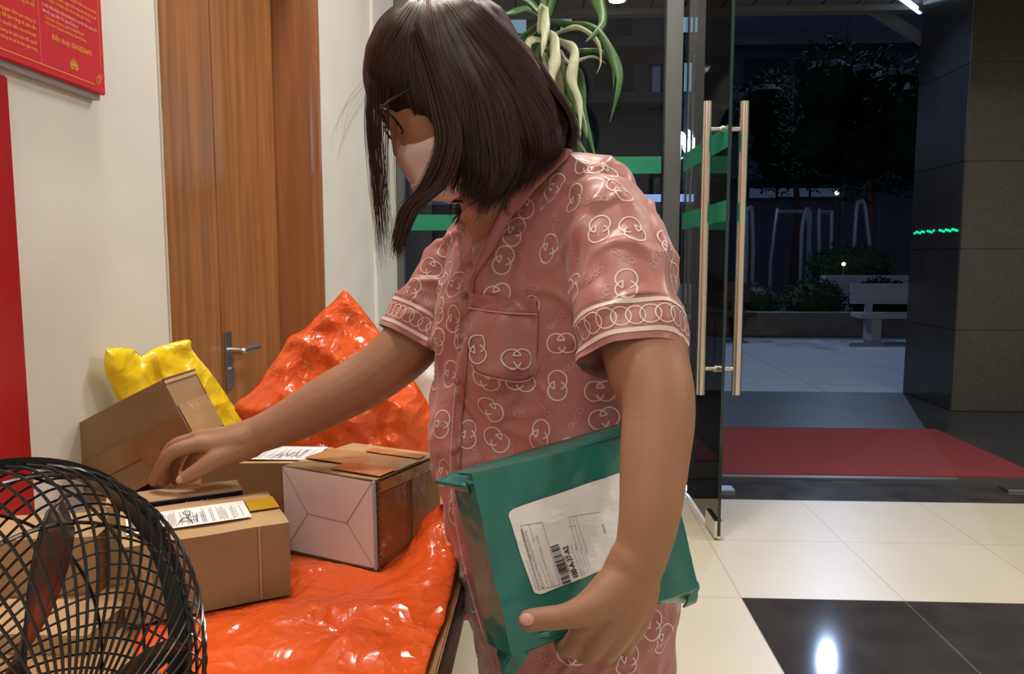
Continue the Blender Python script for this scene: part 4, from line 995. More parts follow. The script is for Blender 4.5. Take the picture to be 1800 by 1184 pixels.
for v in bmv.verts:
    if v.is_boundary:
        for e_, ax_, r_ in ends:
            r2 = v.co - e_; t = r2.dot(ax_)
            if abs(t) < .012 and (r2 - ax_*t).length < r_*1.3: v.co -= ax_*t
bmv.verts.index_update(); nv = [v.co.copy() for v in bmv.verts]; fs = [tuple(v.index for v in f_.verts) for f_ in bmv.faces]; bmv.free()
bvh = BVHTree.FromPolygons(nv, fs)
sh = MB(); sh.add(nv, fs, 0); sh.norecalc = True
UPV = CR @ Vector((0, 1, 0)); RTV = CR @ Vector((1, 0, 0))
def stamp(loc, nrm, v2, f2, ang, mi, lift=.0007, mb=None):
    mb = mb or sh
    x_ = RTV - nrm*RTV.dot(nrm)
    if x_.length < .12: return
    x_.normalize(); y_ = nrm.cross(x_); 
    if y_.dot(UPV) < 0: y_ = -y_
    ca, sa = math.cos(ang), math.sin(ang); out = []
    for x, y in v2:
        p_ = loc + x_*(x*ca - y*sa) + y_*(x*sa + y*ca)
        h_ = bvh.ray_cast(p_ + nrm*.03, -nrm, .07)
        if h_[0] is None: h_ = bvh.find_nearest(p_)
        nn_ = h_[1]; nn_ = nn_ if nn_.dot(nrm) > 0 else -nn_
        out.append(h_[0] + nn_*lift)
    mb.add(out, f2, mi)
def hit(px, py):
    h_ = bvh.ray_cast(C0, ray(px, py).normalized()); 
    if h_[0] is None: return None, None
    n = h_[1]; n = n if n.dot(ray(px, py)) < 0 else -n
    # smooth the normal with neighbours
    acc = n.copy()
    for dx, dy in ((14,0),(-14,0),(0,14),(0,-14)):
        h2 = bvh.ray_cast(C0, ray(px+dx, py+dy).normalized())
        if h2[0] is not None and (h2[0]-h_[0]).length < .04: m_ = h2[1]; m_ = m_ if m_.dot(ray(px,py)) < 0 else -m_; acc += m_
    return h_[0], acc.normalized()
def circ(cx, cy, r, a0, a1, n=26): return [(cx + r*math.cos(a0 + (a1-a0)*i/n), cy + r*math.sin(a0 + (a1-a0)*i/n)) for i in range(n+1)]
def gg(scale=1.0):
    r = .0118*scale; o = .0066*scale; out = []
    # two interlocked rings; inside the lens only short serifs and a tick remain, like facing letters G
    th = 124.0
    for s_ in (-1, 1):
        c0 = 0 if s_ > 0 else 180
        out.append(circ(s_*o, 0, r, R(c0 - th), R(c0 + th), 34))
        up = circ(s_*o, 0, r, R(c0 + s_*th), R(c0 + s_*(th + 38)), 6); dn = circ(s_*o, 0, r, R(c0 - s_*th), R(c0 - s_*(th + 34)), 6)
        out.append(up); out.append(dn)
    out.append([(-.0046*scale, .0038*scale), (.0046*scale, .0038*scale)])
    V_, F_ = [], []
    for pl_ in out: v, f_ = ribbon2d(pl_, .0017*scale); k = len(V_); V_ += v; F_ += [tuple(i+k for i in q) for q in f_]
    return V_, F_
GG = gg(1.0)
def place_gg(px, py, ang, sx=1.0, lf=.0007):
    l, n = hit(px, py)
    if l is None: return
    stamp(l, n, [(x*sx, y*sx) for x, y in GG[0]], GG[1], R(ang), 1, lift=lf)
for (x, y, a_) in ((920,360,-60),(973,330,55),(905,407,60),(885,457,70),(965,437,55),(875,517,15),(935,545,80),(987,603,5),(980,677,90),(1055,687,0),(853,667,-25),(915,670,-10),
    (863,718,-35),(873,772,-40),(823,763,90),(950,763,75),(1062,735,15),(797,560,80),(827,443,65),(786,481,70),(792,657,75),(768,662,85),(812,592,85),(775,745,80),(825,970,75),(835,1050,70),(1147,1098,80),(1105,1160,70),(1168,1122,60),
    (1005,1152,5),(770,545,80),(780,830,70),(800,900,75),(900,870,50),(960,850,10),(1040,830,80),(860,850,-20),(770,600,80),(1000,520,70),(822,1010,-50),(840,1130,60),(930,1010,30),(800,500,60),(845,395,60),(1010,790,-20),
    (1053,402,80),(1113,402,-70),(1101,500,85),(1092,332,-55),(1183,490,-75),(1004,505,-80),(1012,350,75),(1175,430,-75),(1060,300,-30),(1035,290,-40),
    (757,470,-40),(772,500,60),(722,510,60),(785,430,50)): place_gg(x, y, a_)
place_gg(842, 613, 95, lf=.0045); place_gg(908, 630, 0, lf=.0045)
GT = text2d('GUCCI', .0098, 2)
for (x, y, a_) in ((1045,350,-2),(981,388,-65),(915,462,85),(930,505,-5),(1095,450,-35),(1042,485,28),(1012,455,-65),(1155,455,58),(895,570,60),(980,562,48),(823,695,70),(905,728,0),(952,716,-52),(1013,735,58),(800,520,0),(786,700,5),(790,745,0),(905,392,0),
    (840,800,-60),(880,690,85),(1010,640,30),(1065,520,70),(900,790,85),(1150,350,-40),(1170,1080,-80),(1115,1120,0),(830,930,60),(850,1090,-60),(960,1160,-15),(1075,1110,40),(748,520,-75),(705,545,40),(815,640,-50),(830,380,50),(940,640,85),(1000,290,-5),(1070,780,20)):
    l, n = hit(x, y)
    if l is not None: stamp(l, n, GT[0], GT[1], R(a_), 2)
# other sides of the shirt: same print, scattered
for k in range(46):
    z = random.uniform(hemz + .03, 1.2); a_ = random.uniform(-.6, 1.9); c_ = Vector((bx_ + .0, by_ + .02, z)); d_ = Vector((math.cos(a_), math.sin(a_), 0))
    h_ = bvh.ray_cast(c_ + d_*.5, -d_)
    if h_[0] is not None:
        n = h_[1] if h_[1].dot(d_) > 0 else -h_[1]
        if n.dot(C0 - h_[0]) > 0.0: continue
        x_ = Vector((0,0,1)).cross(n); 
        if x_.length < .2: continue
        x_.normalize(); y_ = n.cross(x_); an = random.uniform(0, 6); vv = []
        for x, y in GG[0]:
            p_ = h_[0] + x_*(x*math.cos(an) - y*math.sin(an)) + y_*(x*math.sin(an) + y*math.cos(an)); q_ = bvh.ray_cast(p_ + n*.03, -n, .07)
            vv.append((q_[0] if q_[0] is not None else p_) + n*.0007)
        sh.add(vv, GG[1], 1)
# sleeve hems: stripes and a chain of rings
for (e_, ax_, r_), q in zip(ends, (SN, SF)):
    u_ = ax_.orthogonal().normalized(); w_ = ax_.cross(u_)
    def onsl(a_, h_, lift=.0009):
        d_ = u_*math.cos(a_) + w_*math.sin(a_); c_ = e_ - ax_*h_
        k = bvh.ray_cast(c_ + d_*(r_*.55), d_, r_*1.0)
        p_ = k[0] if k[0] is not None else c_ + d_*r_
        return p_ + d_*lift, k[0] is not None
    def strip(h0, h1, mi, N=90):
        vv = []; ok = []
        for i in range(N):
            for hh in (h0, (h0+h1)/2, h1): p_, o_ = onsl(2*math.pi*i/N, hh); vv.append(p_); ok.append(o_)
        ff = []
        for i in range(N):
            for j in range(2):
                f_ = (i*3+j, i*3+j+1, ((i+1) % N)*3+j+1, ((i+1) % N)*3+j)
                if all((vv[f_[k]] - vv[f_[(k+1) % 4]]).length < .02 for k in range(4)): ff.append(f_)
        sh.add(vv, ff, mi)
    strip(.0075, .0125, 1); strip(.0405, .0455, 1)
    n_r = 26; rr_ = 2*math.pi*r_*1.05/n_r
    for k in range(n_r):
        a0 = 2*math.pi*k/n_r; pts = [(rr_*.66*math.cos(t*math.pi/8), rr_*.72*math.sin(t*math.pi/8)) for t in range(16)]; v, f_ = ribbon2d(pts, .0013, True)
        sh.add([onsl(a0 + x/(r_*1.0), .0265 + y, .001)[0] for x, y in v], f_, 1)
    sh.add(*(lambda vv: (vv, [(i*2, i*2+1, ((i+1) % 90)*2+1, ((i+1) % 90)*2) for i in range(90)]))([onsl(2*math.pi*i/90, hh, .0016)[0] for i in range(90) for hh in (.0490, .0502)]), 3)
M_seam = mat('seam_shade', (.36, .13, .125), .5)
so = sh.build('nightshirt', [M_satin, M_print, M_print2, M_seam], woman, True, angle=180)
# patches that follow the shirt: placket, pocket, collar
def patch(name, polypx, m, lift=.003, step=6, label=None, sol=.0012, par=None):
    v2, f2 = delaunay_fill([tuple(map(float, q)) for q in polypx], step); vv = []
    last = 1.0
    for x, y in v2:
        h_ = bvh.ray_cast(C0, ray(x, y).normalized())
        r_ = ray(x, y)
        if h_[0] is None: D = last
        else: D = (h_[0] - C0).length / r_.length; last = D
        vv.append(P(x, y, D - lift/max(.35, 1)))
    o_ = MB().add(vv, f2).build(name, m, par or woman, True, angle=60, solid=sol, label=label); return o_
POCK = patch('pocket', [(826,516),(880,524),(943,524),(946,560),(943,640),(938,660),(915,670),(870,664),(838,654),(829,640),(822,560)], M_satin, .0022, label='breast pocket with piped band')
patch('pocket_band', [(826,514),(880,522),(943,523),(943,552),(880,549),(824,541)], M_satin2, .0045, label='plain band of the pocket', par=POCK)
pk = MB()
def piping(pts, r_=.0011, lf=.004, mb=None):
    out = []
    for x, y in cat([tuple(map(float, p_)) for p_ in pts], 8):
        h_ = bvh.ray_cast(C0, ray(x, y).normalized())
        if h_[0] is not None: out.append(P(x, y, (h_[0] - C0).length/ray(x, y).length - lf))
    if len(out) > 2: (mb or pk).tube(out, r_, 6)
piping([(824,541),(880,549),(943,552)], lf=.006); pk.build('pocket_piping', M_print2, POCK); pk = MB(); piping([(829,640),(838,655),(870,665),(915,671),(938,661),(944,640)], .0007, .004, pk); pk.build('pocket_piping', M_print2, POCK)

# placket: raised front band with an edge line
patch('placket', [(866,390),(842,430),(818,480),(808,560),(803,650),(796,740),(792,840),(803,930),(822,1020),(848,1110),(868,1180),(882,1176),(862,1100),(838,1010),(820,920),(808,840),(812,740),(820,650),(826,560),(834,490),(858,440),(880,400)], M_satin2, .0028, 7)
pl2 = MB(); piping([(842,430),(818,480),(808,560),(803,650),(796,740),(792,840),(803,930),(822,1020),(848,1110)], .0009, .004, pl2); pl2.build('placket_piping', M_print2, woman)
for (x, y) in ((812,520),(800,668),(795,790)):
    h_ = hit(x+8, y)
    if h_[0] is not None: MB().sphere(h_[0] + h_[1]*.004, .0052, 8, M=Matrix.Scale(1, 3)).build('button', M_satin2, woman)
# collar: band round the neck and a lapel falling to the placket (ribbon surfaces in space)
def band(name, left, right, m, n=8, sol=.0022):
    L_ = cat(left, n); R_ = cat(right, n); K = len(L_); vv = []
    for i in range(K):
        for j in range(7):
            t = j/6; a_ = P(*L_[i][:3]); b_ = P(*R_[i][:3]); vv.append(a_.lerp(b_, t) + (CR @ Vector((0,0,1)))*(.007*math.sin(math.pi*t)))
    return MB().add(vv, [(i*7+j, (i+1)*7+j, (i+1)*7+j+1, i*7+j+1) for i in range(K-1) for j in range(6)]).build(name, m, woman, True, angle=60, solid=sol)
bb_all = BVHTree.FromPolygons(nv + [v.co.copy() + loc_of(woman) for v in bobj.data.vertices], [tuple(f_) for f_ in fs] + [tuple(i + len(nv) for i in q_.vertices) for q_ in bobj.data.polygons])
def cpatch(name, polypx, m, lift, step=6, sol=.0022, label=None, back=None):
    v2, f2 = delaunay_fill([tuple(map(float, q)) for q in polypx], step); Ds = []
    for x, y in v2:
        h_ = bb_all.ray_cast(C0, ray(x, y).normalized()); Ds.append((h_[0] - C0).length/ray(x, y).length if h_[0] is not None else None)
    kn = [d for d in Ds if d is not None and d < 1.2]; md = sum(kn)/len(kn)
    Ds = [md if (d is None or d > 1.2) else d for d in Ds]; nb = {}
    for f_ in f2:
        for i in f_: nb.setdefault(i, set()).update(f_)
    for _ in range(10): Ds = [min(Ds[i] if _ < 4 else 9, sum(Ds[k] for k in nb[i])/len(nb[i])) if i in nb else Ds[i] for i in range(len(Ds))]
    return MB().add([P(x, y, d - lift) for (x, y), d in zip(v2, Ds)], f2).build(name, m, woman, True, angle=70, solid=sol, label=label)
cpatch('collar', [(972,257),(1006,263),(996,280),(968,304),(940,334),(918,362),(902,378),(888,372),(893,352),(903,325),(922,296),(946,272)], M_satin2, .014, label='plain pink shirt collar')
cpatch('collar', [(812,372),(838,352),(850,356),(846,372),(832,392),(816,405),(803,402)], M_satin2, .006)
cpatch('lapel', [(884,366),(902,378),(888,402),(872,432),(852,462),(838,482),(834,470),(848,440),(862,408),(874,384)], M_satin, .009)
cpatch('lapel', [(803,402),(816,405),(832,392),(838,402),(836,440),(836,474),(820,470),(806,440)], M_satin, .006)
# ---- mask
mk = []
rid = cat([(724,228,.955),(697,268,.952),(724,325,.952),(748,345,.955),(790,356,.962)], 5)
near_ = cat([(760,236,.905),(775,262,.893),(800,285,.893),(822,305,.900),(836,322,.915)], 5)
edge_ = cat([(812,262,.895),(829,252,.893),(842,280,.895),(850,310,.905),(849,334,.92)], 5)
vv = []; K = len(rid)
def mirrorH(p):
    q = HM.transposed() @ (p - HC); q.y = -q.y; return HC + HM @ q
for side in (0, 1):
    for i in range(K):
        for j in range(9):
            t = j/8; a_, b_, c_ = P(*rid[i]), P(*near_[i]), P(*edge_[i]); p_ = a_*(1-t)**2 + b_*2*t*(1-t)*1.0 + c_*t*t
            p_ = p_ + hf*(.0014*math.sin(i*1.3 + j*.9))
            vv.append(p_ if side == 0 else mirrorH(p_))
ff = []
for side in (0, 1):
    o_ = side*K*9
    ff += [(o_+i*9+j, o_+(i+1)*9+j, o_+(i+1)*9+j+1, o_+i*9+j+1) for i in range(K-1) for j in range(8)]
MB().add(vv, ff).build('face_mask', M_mask, woman, True, angle=50, solid=.0016, label='pale pink folded face mask')
mkl = MB(); mkl.tube([P(*q) for q in [(724,326,.948),(770,310,.905),(812,262,.888)]], .0006, 5); mkl.build('mask_fold', M_whitebox, woman)
MB().tube([P(829,252,.892), P(836,215,.888), P(850,190,.893)], .0014, 6).tube([P(849,334,.918), P(870,280,.90), P(855,195,.893)], .0014, 6).build('ear_loop', M_paper, woman)
# ---- glasses
gl = empty  # frames worn on the face
gm = MB()
for s_ in (-1, 1):
    pts = [H(.089 + .004*math.sin(t*math.pi/12), s_*(.033 + .024*math.cos(t*math.pi/12)), -.020 + .018*math.sin(t*math.pi/12)) for t in range(24)]
    gm.tube(pts, .0017, 6, closed=True)
    gm.tube([H(.090, s_*.057, -.008), H(.076, s_*.066, -.010), H(.0, s_*.074, -.016)], [.0017, .0019, .0016], 6)
gm.tube([H(.089, .010, -.012), H(.093, 0, -.010), H(.089, -.010, -.012)], .0017, 6)
go = gm.build('glasses', M_black, woman, label='dark-framed glasses')

# ---- hair: cap volume with strands on top
hc = MB()
hc.sphere(H(-.006, 0, .012), (.100, .084, .093), 20, M=HM)
for zoff, sgn in ((0, 1), (1, -1)):
    def HD(px, py, dl): D_ = .97 - sgn*dl; return (px, py, D_)
    for q in ([(790,110,.03,.062),(835,170,.048,.050),(858,230,.056,.040),(868,290,.058,.030),(866,330,.056,.018)],
              [(800,100,.015,.075),(880,165,.02,.060),(925,215,.03,.044),(952,250,.03,.028)],
              [(770,120,.05,.045),(795,180,.065,.034),(805,230,.068,.024),(798,275,.066,.014)]):
        pchain(hc, [(*HD(a_, b_, c_), r_) for a_, b_, c_, r_ in q], 18)
pchain(hc, [(815,95,.97,.074),(883,165,.97,.057),(948,225,.975,.040)], 20)
vs, fs, ns = remeshed(hc, .004, 8, .5)
nv = [v + n*(.0018*noise.noise(Vector(((v-HC).dot(hf)*60, (v-HC).dot(hl)*60, (v-HC).dot(hu_)*9)))) for v, n in zip(vs, ns)]
hb2 = MB(); hb2.add(nv, fs); hb2.norecalc = True
hb2.build('hair', M_hair, woman, True, angle=180)
hbv = BVHTree.FromPolygons(nv, fs)
def capD(x, y):
    h_ = hbv.ray_cast(C0, ray(x, y).normalized())
    return None if h_[0] is None else (h_[0] - C0).length/ray(x, y).length
strands = MB(); strands.norecalc = True
def strand(path, wid, lift, D0=None, side=1, jit=0):
    """path px polyline; follows the cap where it covers, else keeps its depth"""
    q = cat(path, 5); Ds = []
    while len(q) > 6 and q[0][1] < 30 and capD(*q[0]) is None: q.pop(0)
    for x, y in q: Ds.append(capD(x, y))
    known = [d for d in Ds if d is not None]
    if D0 is not None: Ds = [D0]*len(q)
    else:
        if not known: return
        last = None
        for i, d in enumerate(Ds):
            if d is None: Ds[i] = last if last is not None else known[0]
            else:
                if last is not None: d = last + max(-.012, min(.012, d - last))
                Ds[i] = d
            last = Ds[i]
        raw = [capD(x, y) for x, y in q]
        for _ in range(1): Ds = [Ds[0]] + [(Ds[i-1] + Ds[i]*2 + Ds[i+1])/4 for i in range(1, len(Ds)-1)] + [Ds[-1]]
    if D0 is None: Ds = [d if k_ is None else min(d, k_) for d, k_ in zip(Ds, raw)]
    pts = []
    for (x, y), d in zip(q, Ds):
        dd = d - lift
        if side < 0: dd = 2*.972 - dd
        pts.append(P(x, y, dd))
    n = len(pts); rad = [wid*(1 - .8*(i/(n-1))**3) for i in range(n)]
    K = 3; vs_ = []; fs_ = []
    u = None
    for i, p_ in enumerate(pts):
        t = (pts[min(i+1, n-1)] - pts[max(i-1, 0)]).normalized()
        u = (u - t*u.dot(t)).normalized() if u else t.orthogonal().normalized()
        w_ = t.cross(u)
        for j in range(K): a_ = 2*math.pi*j/K; vs_.append(p_ + (u*math.cos(a_) + w_*math.sin(a_))*rad[i])
    for i in range(n-1):
        for j in range(K): fs_.append((i*K+j, i*K+(j+1) % K, (i+1)*K+(j+1) % K, (i+1)*K+j))
    strands.add(vs_, fs_)
def lerp_path(g0, g1, t): return [(a[0]*(1-t) + b[0]*t, a[1]*(1-t) + b[1]*t) for a, b in zip(g0, g1)]
def sheet(guides, N, wid, jit=5, lift=(.001, .006), side=1, D0=None, tipj=18):
    for _ in range(N):
        s_ = random.random()*(len(guides)-1); i = int(s_); pth = lerp_path(guides[i], guides[i+1], s_ - i)
        jx, jy = random.gauss(0, jit), random.gauss(0, jit*.6); K = len(pth); out = []
        ln_ = 1 - random.random()**3*.25; ph = random.random()*6
        for k, (x, y) in enumerate(pth):
            f_ = k/(K-1); out.append((x + jx*(.3 + .7*f_) + 3*math.sin(ph + f_*5)*f_, y + jy*(.3 + .7*f_) + (random.gauss(0, tipj)*.5 if k == K-1 else 0)))
        d0 = None if D0 is None else random.uniform(*D0)
        strand(out, wid*random.uniform(.6, 1.3), random.uniform(*lift), d0, side)
main = [[(746,-26),(752,70),(770,140),(775,210),(768,262),(752,305)],
        [(751,-26),(772,80),(800,160),(812,240),(812,290),(800,330)],
        [(756,-26),(800,70),(840,160),(858,250),(862,320),(846,368)],
        [(762,-26),(825,70),(880,160),(905,240),(905,300),(878,352)],
        [(770,-26),(845,60),(910,150),(945,220),(950,270),(925,318)],
        [(780,-26),(865,55),(930,135),(975,205),(985,245),(965,282)],
        [(791,-26),(880,50),(940,120),(985,185),(1003,228),(1000,256)],
        [(798,-26),(870,32),(925,85),(968,145),(998,200),(1012,236)]]
sheet(main, 1900, .0008, 5)
sheet(main, 450, .0007, 6, side=-1)
front = [[(754,-26),(720,50),(712,110),(722,170),(742,230),(745,290)], [(750,-26),(735,60),(742,130),(765,200),(776,250),(758,315)], [(751,-26),(752,70),(768,140),(788,210),(792,262),(775,318)]]
sheet(front, 420, .0007, 4)
# the lock that falls across the mask
lock = [[(722,60),(742,120),(758,190),(768,250),(745,318),(706,372),(694,432)], [(738,50),(762,120),(785,190),(795,250),(772,318),(722,368),(700,440)], [(730,40),(770,130),(800,200),(806,262),(785,322),(735,366),(704,420)]]
sheet(lock, 420, .0008, 4, (.0, .004), D0=(.868, .885))
# front curtain over brow, thin wisps before the face
fr2 = [[(745,-22),(690,40),(660,90),(648,150),(647,230),(656,330),(664,425)], [(745,-22),(705,45),(675,95),(658,150),(656,230),(664,330),(672,432)], [(745,-22),(712,50),(682,100),(668,160),(670,240),(676,330),(682,400)], [(748,-22),(722,60),(698,115),(690,175),(686,250),(684,330),(690,400)]]
sheet(fr2[:2], 95, .0004, 4, (0, .004), D0=(.93, 1.01), tipj=60); sheet(fr2[1:3], 60, .0004, 5, (0, .004), D0=(.91, 1.0), tipj=60); sheet(fr2[2:], 22, .0004, 5, (0, .004), D0=(.90, .96), tipj=60)
sheet([[(744,-22),(700,25),(670,72),(656,110),(653,128)], [(744,-22),(725,30),(700,75),(680,115),(676,140)], [(745,-22),(740,35),(722,90),(712,140),(722,185)], [(746,-22),(750,40),(745,100),(742,160),(756,225)]], 520, .0007, 3, (.0, .004), tipj=8)
sheet([[(744,-22),(700,25),(670,72),(656,110),(653,128)], [(744,-22),(725,30),(700,75),(680,115),(676,140)], [(745,-22),(740,35),(722,90),(712,140),(722,185)]], 250, .0008, 3, (.0, .004), side=-1, tipj=8)
# far-side hair seen beneath the jaw
sheet([[(840,270),(832,320),(815,360),(795,385)], [(860,290),(856,330),(846,365),(825,385)]], 160, .0008, 5, D0=(1.02, 1.06))
# loose flyaways
for k in range(9): x = random.uniform(-20, 10); strand([(665,110+k*4),(630+x,150+k*7),(605+x,190+k*9),(600+x,240+k*6)], .00012, 0, .96)
for k in range(10): strand([(690+k*30, 20),(700+k*32, -4+k*5),(730+k*30, 10+k*14)], .0002, 0, .95)
strands.build('hair_strands', M_hairw, woman, True, angle=180)

# slippers
for s_, dx in ((-1, -.02), (1, .03)):
    MB().tube([WP(dx + .04, s_*.07, .012), WP(dx - .06, s_*.085, .012), WP(dx - .165, s_*.095, .012)], [.042, .045, .030], 16).build('slipper', M_benchd, woman) if False else None

# ================================================================== TEAL PARCEL
cs = [P(824, 848, .765), P(1150, 744, .885), P(1243, 1040, .885), P(905, 1134, .768)]   # tl, tr, br, bl of the front face
ex = ((cs[1]-cs[0]) + (cs[2]-cs[3]))/2; ez = ((cs[0]-cs[3]) + (cs[1]-cs[2]))/2; ez = ez - ex*(ez.dot(ex)/ex.length_squared)*.6
ctr = sum(cs, Vector())/4; pn = ez.cross(ex).normalized()
if pn.dot(ctr - C0) < 0: pn = -pn     # points away from camera
TH = .054; po = ctr - ex/2 - ez/2
parcel = empty('parcel', tuple(ctr + pn*TH/2), 'flat teal plastic mailing packet with a white barcode label, held under her arm', 'parcel')
mb = MB(); N1, N2, N3 = 46, 40, 8
def psurf(u, v, w_):
    p_ = po + ex*u + ez*v + pn*(TH*w_)
    # rounded-off edges and film wrinkles
    q = p_; edge = min(u, 1-u, v, 1-v); bulge = -.004*math.sin(math.pi*u)*math.sin(math.pi*v)*(1 - 2*w_)
    wr = (ridged(q + Vector((3,1,2)), 12, 3, 3) - .55)*.005*(1 if edge > 0 else .6)
    return p_ + pn*(bulge - wr*(1 - 2*w_))
def grid(fn, a, b):
    vv = [fn(i/a, j/b) for i in range(a+1) for j in range(b+1)]; mb.add(vv, [(i*(b+1)+j, (i+1)*(b+1)+j, (i+1)*(b+1)+j+1, i*(b+1)+j+1) for i in range(a) for j in range(b)])
def side_w(base_, u, v):
    p_ = psurf(u, v, base_); 
    w1 = math.sin(math.pi*base_); c_ = Vector((0,0,0))
    out = (-ex if u == 0 else ex if u == 1 else (-ez if v == 0 else ez)).normalized(); k = ridged(p_, 24, 2, 5)
    return p_ + out*(w1*.003*(k - .3))
grid(lambda u, v: psurf(u, v, 0), N1, N2); grid(lambda u, v: psurf(u, v, 1), N1, N2)
grid(lambda u, w_: side_w(w_, u, 0.0), N1, N3); grid(lambda u, w_: side_w(w_, u, 1.0), N1, N3); grid(lambda v, w_: side_w(w_, 0.0, v), N2, N3); grid(lambda v, w_: side_w(w_, 1.0, v), N2, N3)
# weld
bmw = bmesh.new(); Vv = [bmw.verts.new(v) for v in mb.v]
for f_ in mb.f: bmw.faces.new([Vv[i] for i in f_])
bmesh.ops.remove_doubles(bmw, verts=bmw.verts, dist=.0008); bmw.verts.index_update(); m3 = MB(); m3.add([v.co.copy() for v in bmw.verts], [tuple(v.index for v in f_.verts) for f_ in bmw.faces]); bmw.free()
m3.build('packet_body', M_teal, parcel, True, angle=60)
# sealed flap ears at the corners
def ear(pts, name='seal_flap', th=.0022):
    N = 10; A_, B_, C__, D_ = [P(*p_) for p_ in pts]; vv = []
    for i in range(N+1):
        for j in range(5):
            u, v = i/N, j/4; p_ = A_.lerp(B_, u).lerp(D_.lerp(C__, u), v); vv.append(p_ + pn*(.006*(ridged(p_, 30, 2, 2) - .5)))
    MB().add(vv, [(i*5+j, (i+1)*5+j, (i+1)*5+j+1, i*5+j+1) for i in range(N) for j in range(4)]).build(name, M_teal, parcel, True, angle=60, solid=th)
ear([(764,846,.80),(792,832,.80),(830,838,.775),(822,856,.775)])
ear([(764,847,.80),(822,856,.775),(826,866,.78),(790,856,.80)])
ear([(792,832,.805),(1100,742,.905),(1126,752,.874),(826,850,.768)])
FWD = CR @ Vector((0, 0, -1)); BRC = po + ex
def off(dx, dy, dd): return BRC + RTV*(dx*.88/F) - UPV*(dy*.88/F) + FWD*dd
def ear3(pts, name='seal_flap', th=.0022):
    N = 10; A_, B_, C__, D_ = pts; vv = []
    for i in range(N+1):
        for j in range(5): u, v = i/N, j/4; p_ = A_.lerp(B_, u).lerp(D_.lerp(C__, u), v); vv.append(p_ + pn*(.007*(ridged(p_, 26, 2, 2) - .5)))
    MB().add(vv, [(i*5+j, (i+1)*5+j, (i+1)*5+j+1, i*5+j+1) for i in range(N) for j in range(4)]).build(name, M_teal, parcel, True, angle=60, solid=th)
ear3([off(-2,-8,.002), off(5,8,.012), off(-6,44,.03), off(-70,32,.03)])
ear3([off(-120,33,.0), off(-3,-2,.0), off(-4,42,.03), off(-36,44,.03)])
ear3([off(-2,-4,.004), off(3,22,.02), off(2,40,.025), off(-22,46,.02)])
ear([(905,1128,.768),(930,1148,.775),(905,1184,.79),(882,1184,.80)])
ear([(905,1128,.77),(882,1184,.80),(876,1150,.81),(884,1120,.80)])
ear([(905,1130,.77),(1005,1096,.785),(990,1118,.80),(915,1150,.79)])
# label with print, on the front face
def onp(px, py):  # intersect the front face plane
    r = ray(px, py); t = (po - C0).dot(pn)/r.dot(pn); return C0 + r*t
L0, L1, L3 = onp(900, 890), onp(942, 1042), onp(1110, 832)
la = (L1 - L0); lb = (L3 - L0); lh = la.length; la.normalize(); lb = (lb - la*lb.dot(la)); lb.normalize(); lw = .145
lm = MB(); lm.norecalc = True
nf = -pn
def lp(x, y, l=0):  # x along la (down), y along lb
    r_ = (L0 + la*x + lb*y - po); u = r_.dot(ex)/ex.length_squared; v = r_.dot(ez)/ez.length_squared
    return psurf(u, v, 0) + nf*(.0012 + l)
def lpoly(v2, f2, mi, l): lm.add([lp(x, y, l) for x, y in v2], f2, mi)
cr = .005; N = 14; vv = [(lh*i/N, lw*j/N) for i in range(N+1) for j in range(N+1)]
vv = [((cr*.3 if (i in (0, N) and j == 0 and False) else x), y) for (x, y), (i, j) in zip(vv, [(i, j) for i in range(N+1) for j in range(N+1)])]
lpoly(vv, [(i*(N+1)+j, (i+1)*(N+1)+j, (i+1)*(N+1)+j+1, i*(N+1)+j+1) for i in range(N) for j in range(N) if not (j == 0 and i in (0, N-1))], 0, 0)
for i0, s_ in ((0, 1), (N, -1)):
    c_ = (lh*i0/N + s_*lh/N, lw/N); pts = [c_] + [(c_[0] - s_*lh/N*math.sin(t*math.pi/12), c_[1] - lw/N*math.cos(t*math.pi/12)) for t in range(7)] 
    lpoly(pts, [tuple(range(len(pts)))], 0, 0)
def ltext(s, x, y, size, mi, thick=0):
    # baseline runs up the label (towards -la)
    v, f_ = text2d(s, size, 2, 'LEFT'); lpoly([(x - a_, y - b_) for a_, b_ in v] if False else [(x - a_, y + (-b_)) for a_, b_ in v], f_, mi, .0008)
sc = lh/.158
def MMr(px, py): q_ = onp(px, py) - L0; return q_.dot(la), q_.dot(lb)
bx0, by0 = MMr(1003, 1012); bx1, _ = MMr(984, 945)
x = bx1; 
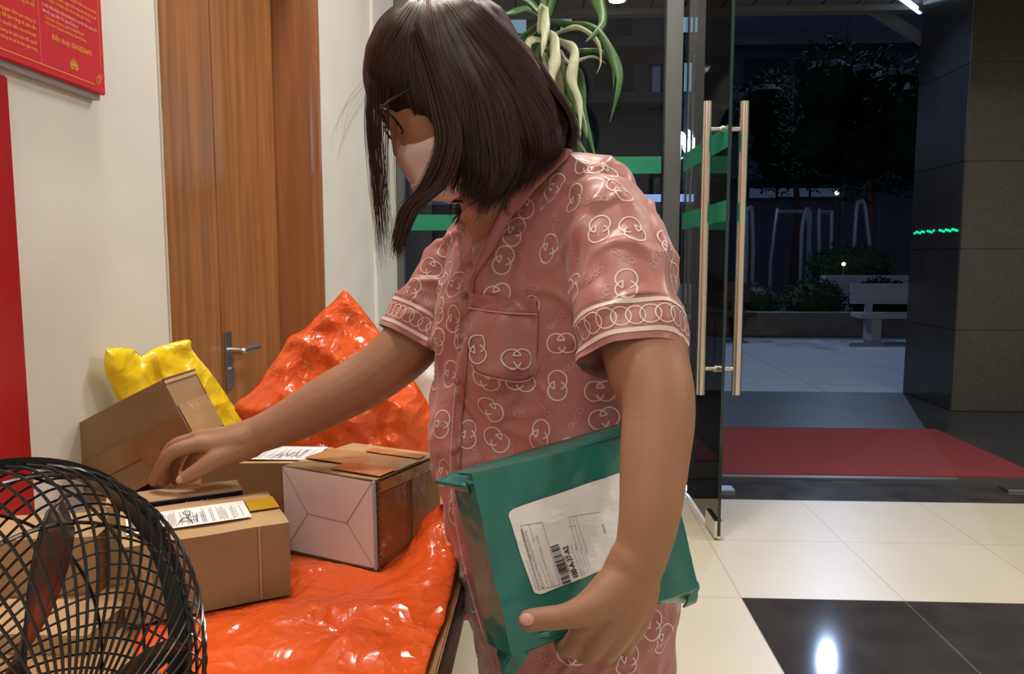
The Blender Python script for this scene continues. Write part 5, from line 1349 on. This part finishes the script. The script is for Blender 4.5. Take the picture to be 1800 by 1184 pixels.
while x < bx0: t = random.choice((.0005, .0009, .0013)); yb = by0 - .0105; v, f_ = rect2(x, yb, x + t, by0 - .0005); lpoly(v, f_, 1, .0008); x += t + random.choice((.0005, .0008, .0014))
tx0, ty0_ = MMr(1011, 1004); sz_ = .0088
v, f_ = text2d('100-A-37-A2', 1.0, 2, 'LEFT'); wd_ = max(a_ for a_, b_ in v); sz_ = (tx0 - MMr(998, 948)[0])/wd_
for dxx in (0, .00025, -.00025): lpoly([(tx0 - a_*sz_ + dxx, ty0_ - b_*sz_*1.45 + dxx) for a_, b_ in v], f_, 1, .0009)
def small(px, py, px1, py1, s, mi=1):
    x0_, y0_ = MMr(px, py); x1_, y1_ = MMr(px1, py1); v, f_ = text2d(s, 1.0, 2, 'LEFT'); wd_ = max(a_ for a_, b_ in v); k = abs(x0_ - x1_)/wd_; lpoly([(x0_ - a_*k, y0_ - b_*k) for a_, b_ in v], f_, mi, .0008)
small(937, 976, 922, 922, 'LEX AVN138850846'); small(1000, 998, 992, 966, '180009981')
for (a_, b_) in (((944,1028),(938,975)),((950,1027),(942,958)),((956,1026),(934,922)),((964,1022),(955,974)),((971,1021),(950,930)),((976,1020),(966,985)),((982,1016),(974,985)),((1020,1000),(1004,945)),((1026,998),(1012,950)),((1032,996),(1022,950)),((1037,994),(1030,958))):
    small(a_[0], a_[1], b_[0], b_[1], random.choice(('Người nhận: phòng nhận hàng tầng 1, Hà Nội', 'Địa chỉ giao hàng: phường Xuân Phương', 'Hàng hóa: đồ gia dụng, số lượng 1', 'Không cho xem hàng trước khi nhận')), 2)
small(1062, 922, 1056, 906, 'lazada', 1)
def lline(p0, p1, wv=.0005, mi=2):
    a_, b_ = MMr(*p0), MMr(*p1); v, f_ = ribbon2d([a_, b_], wv); lpoly(v, f_, mi, .0006)
for p0, p1 in (((921,916),(948,1030)),((921,916),(957,908)),((957,908),(985,1018)),((948,1030),(985,1018)),((935,913),(943,945)),((1002,896),(1014,893)),((1008,894),(1024,955)),((1014,893),(1032,960)),((1002,896),(1016,955)),((1002,914),(1014,911)),((1014,893),(1057,884))): lline(p0, p1)
lm.build('barcode_label', [M_paper, M_ink, M_inkg], parcel, False)
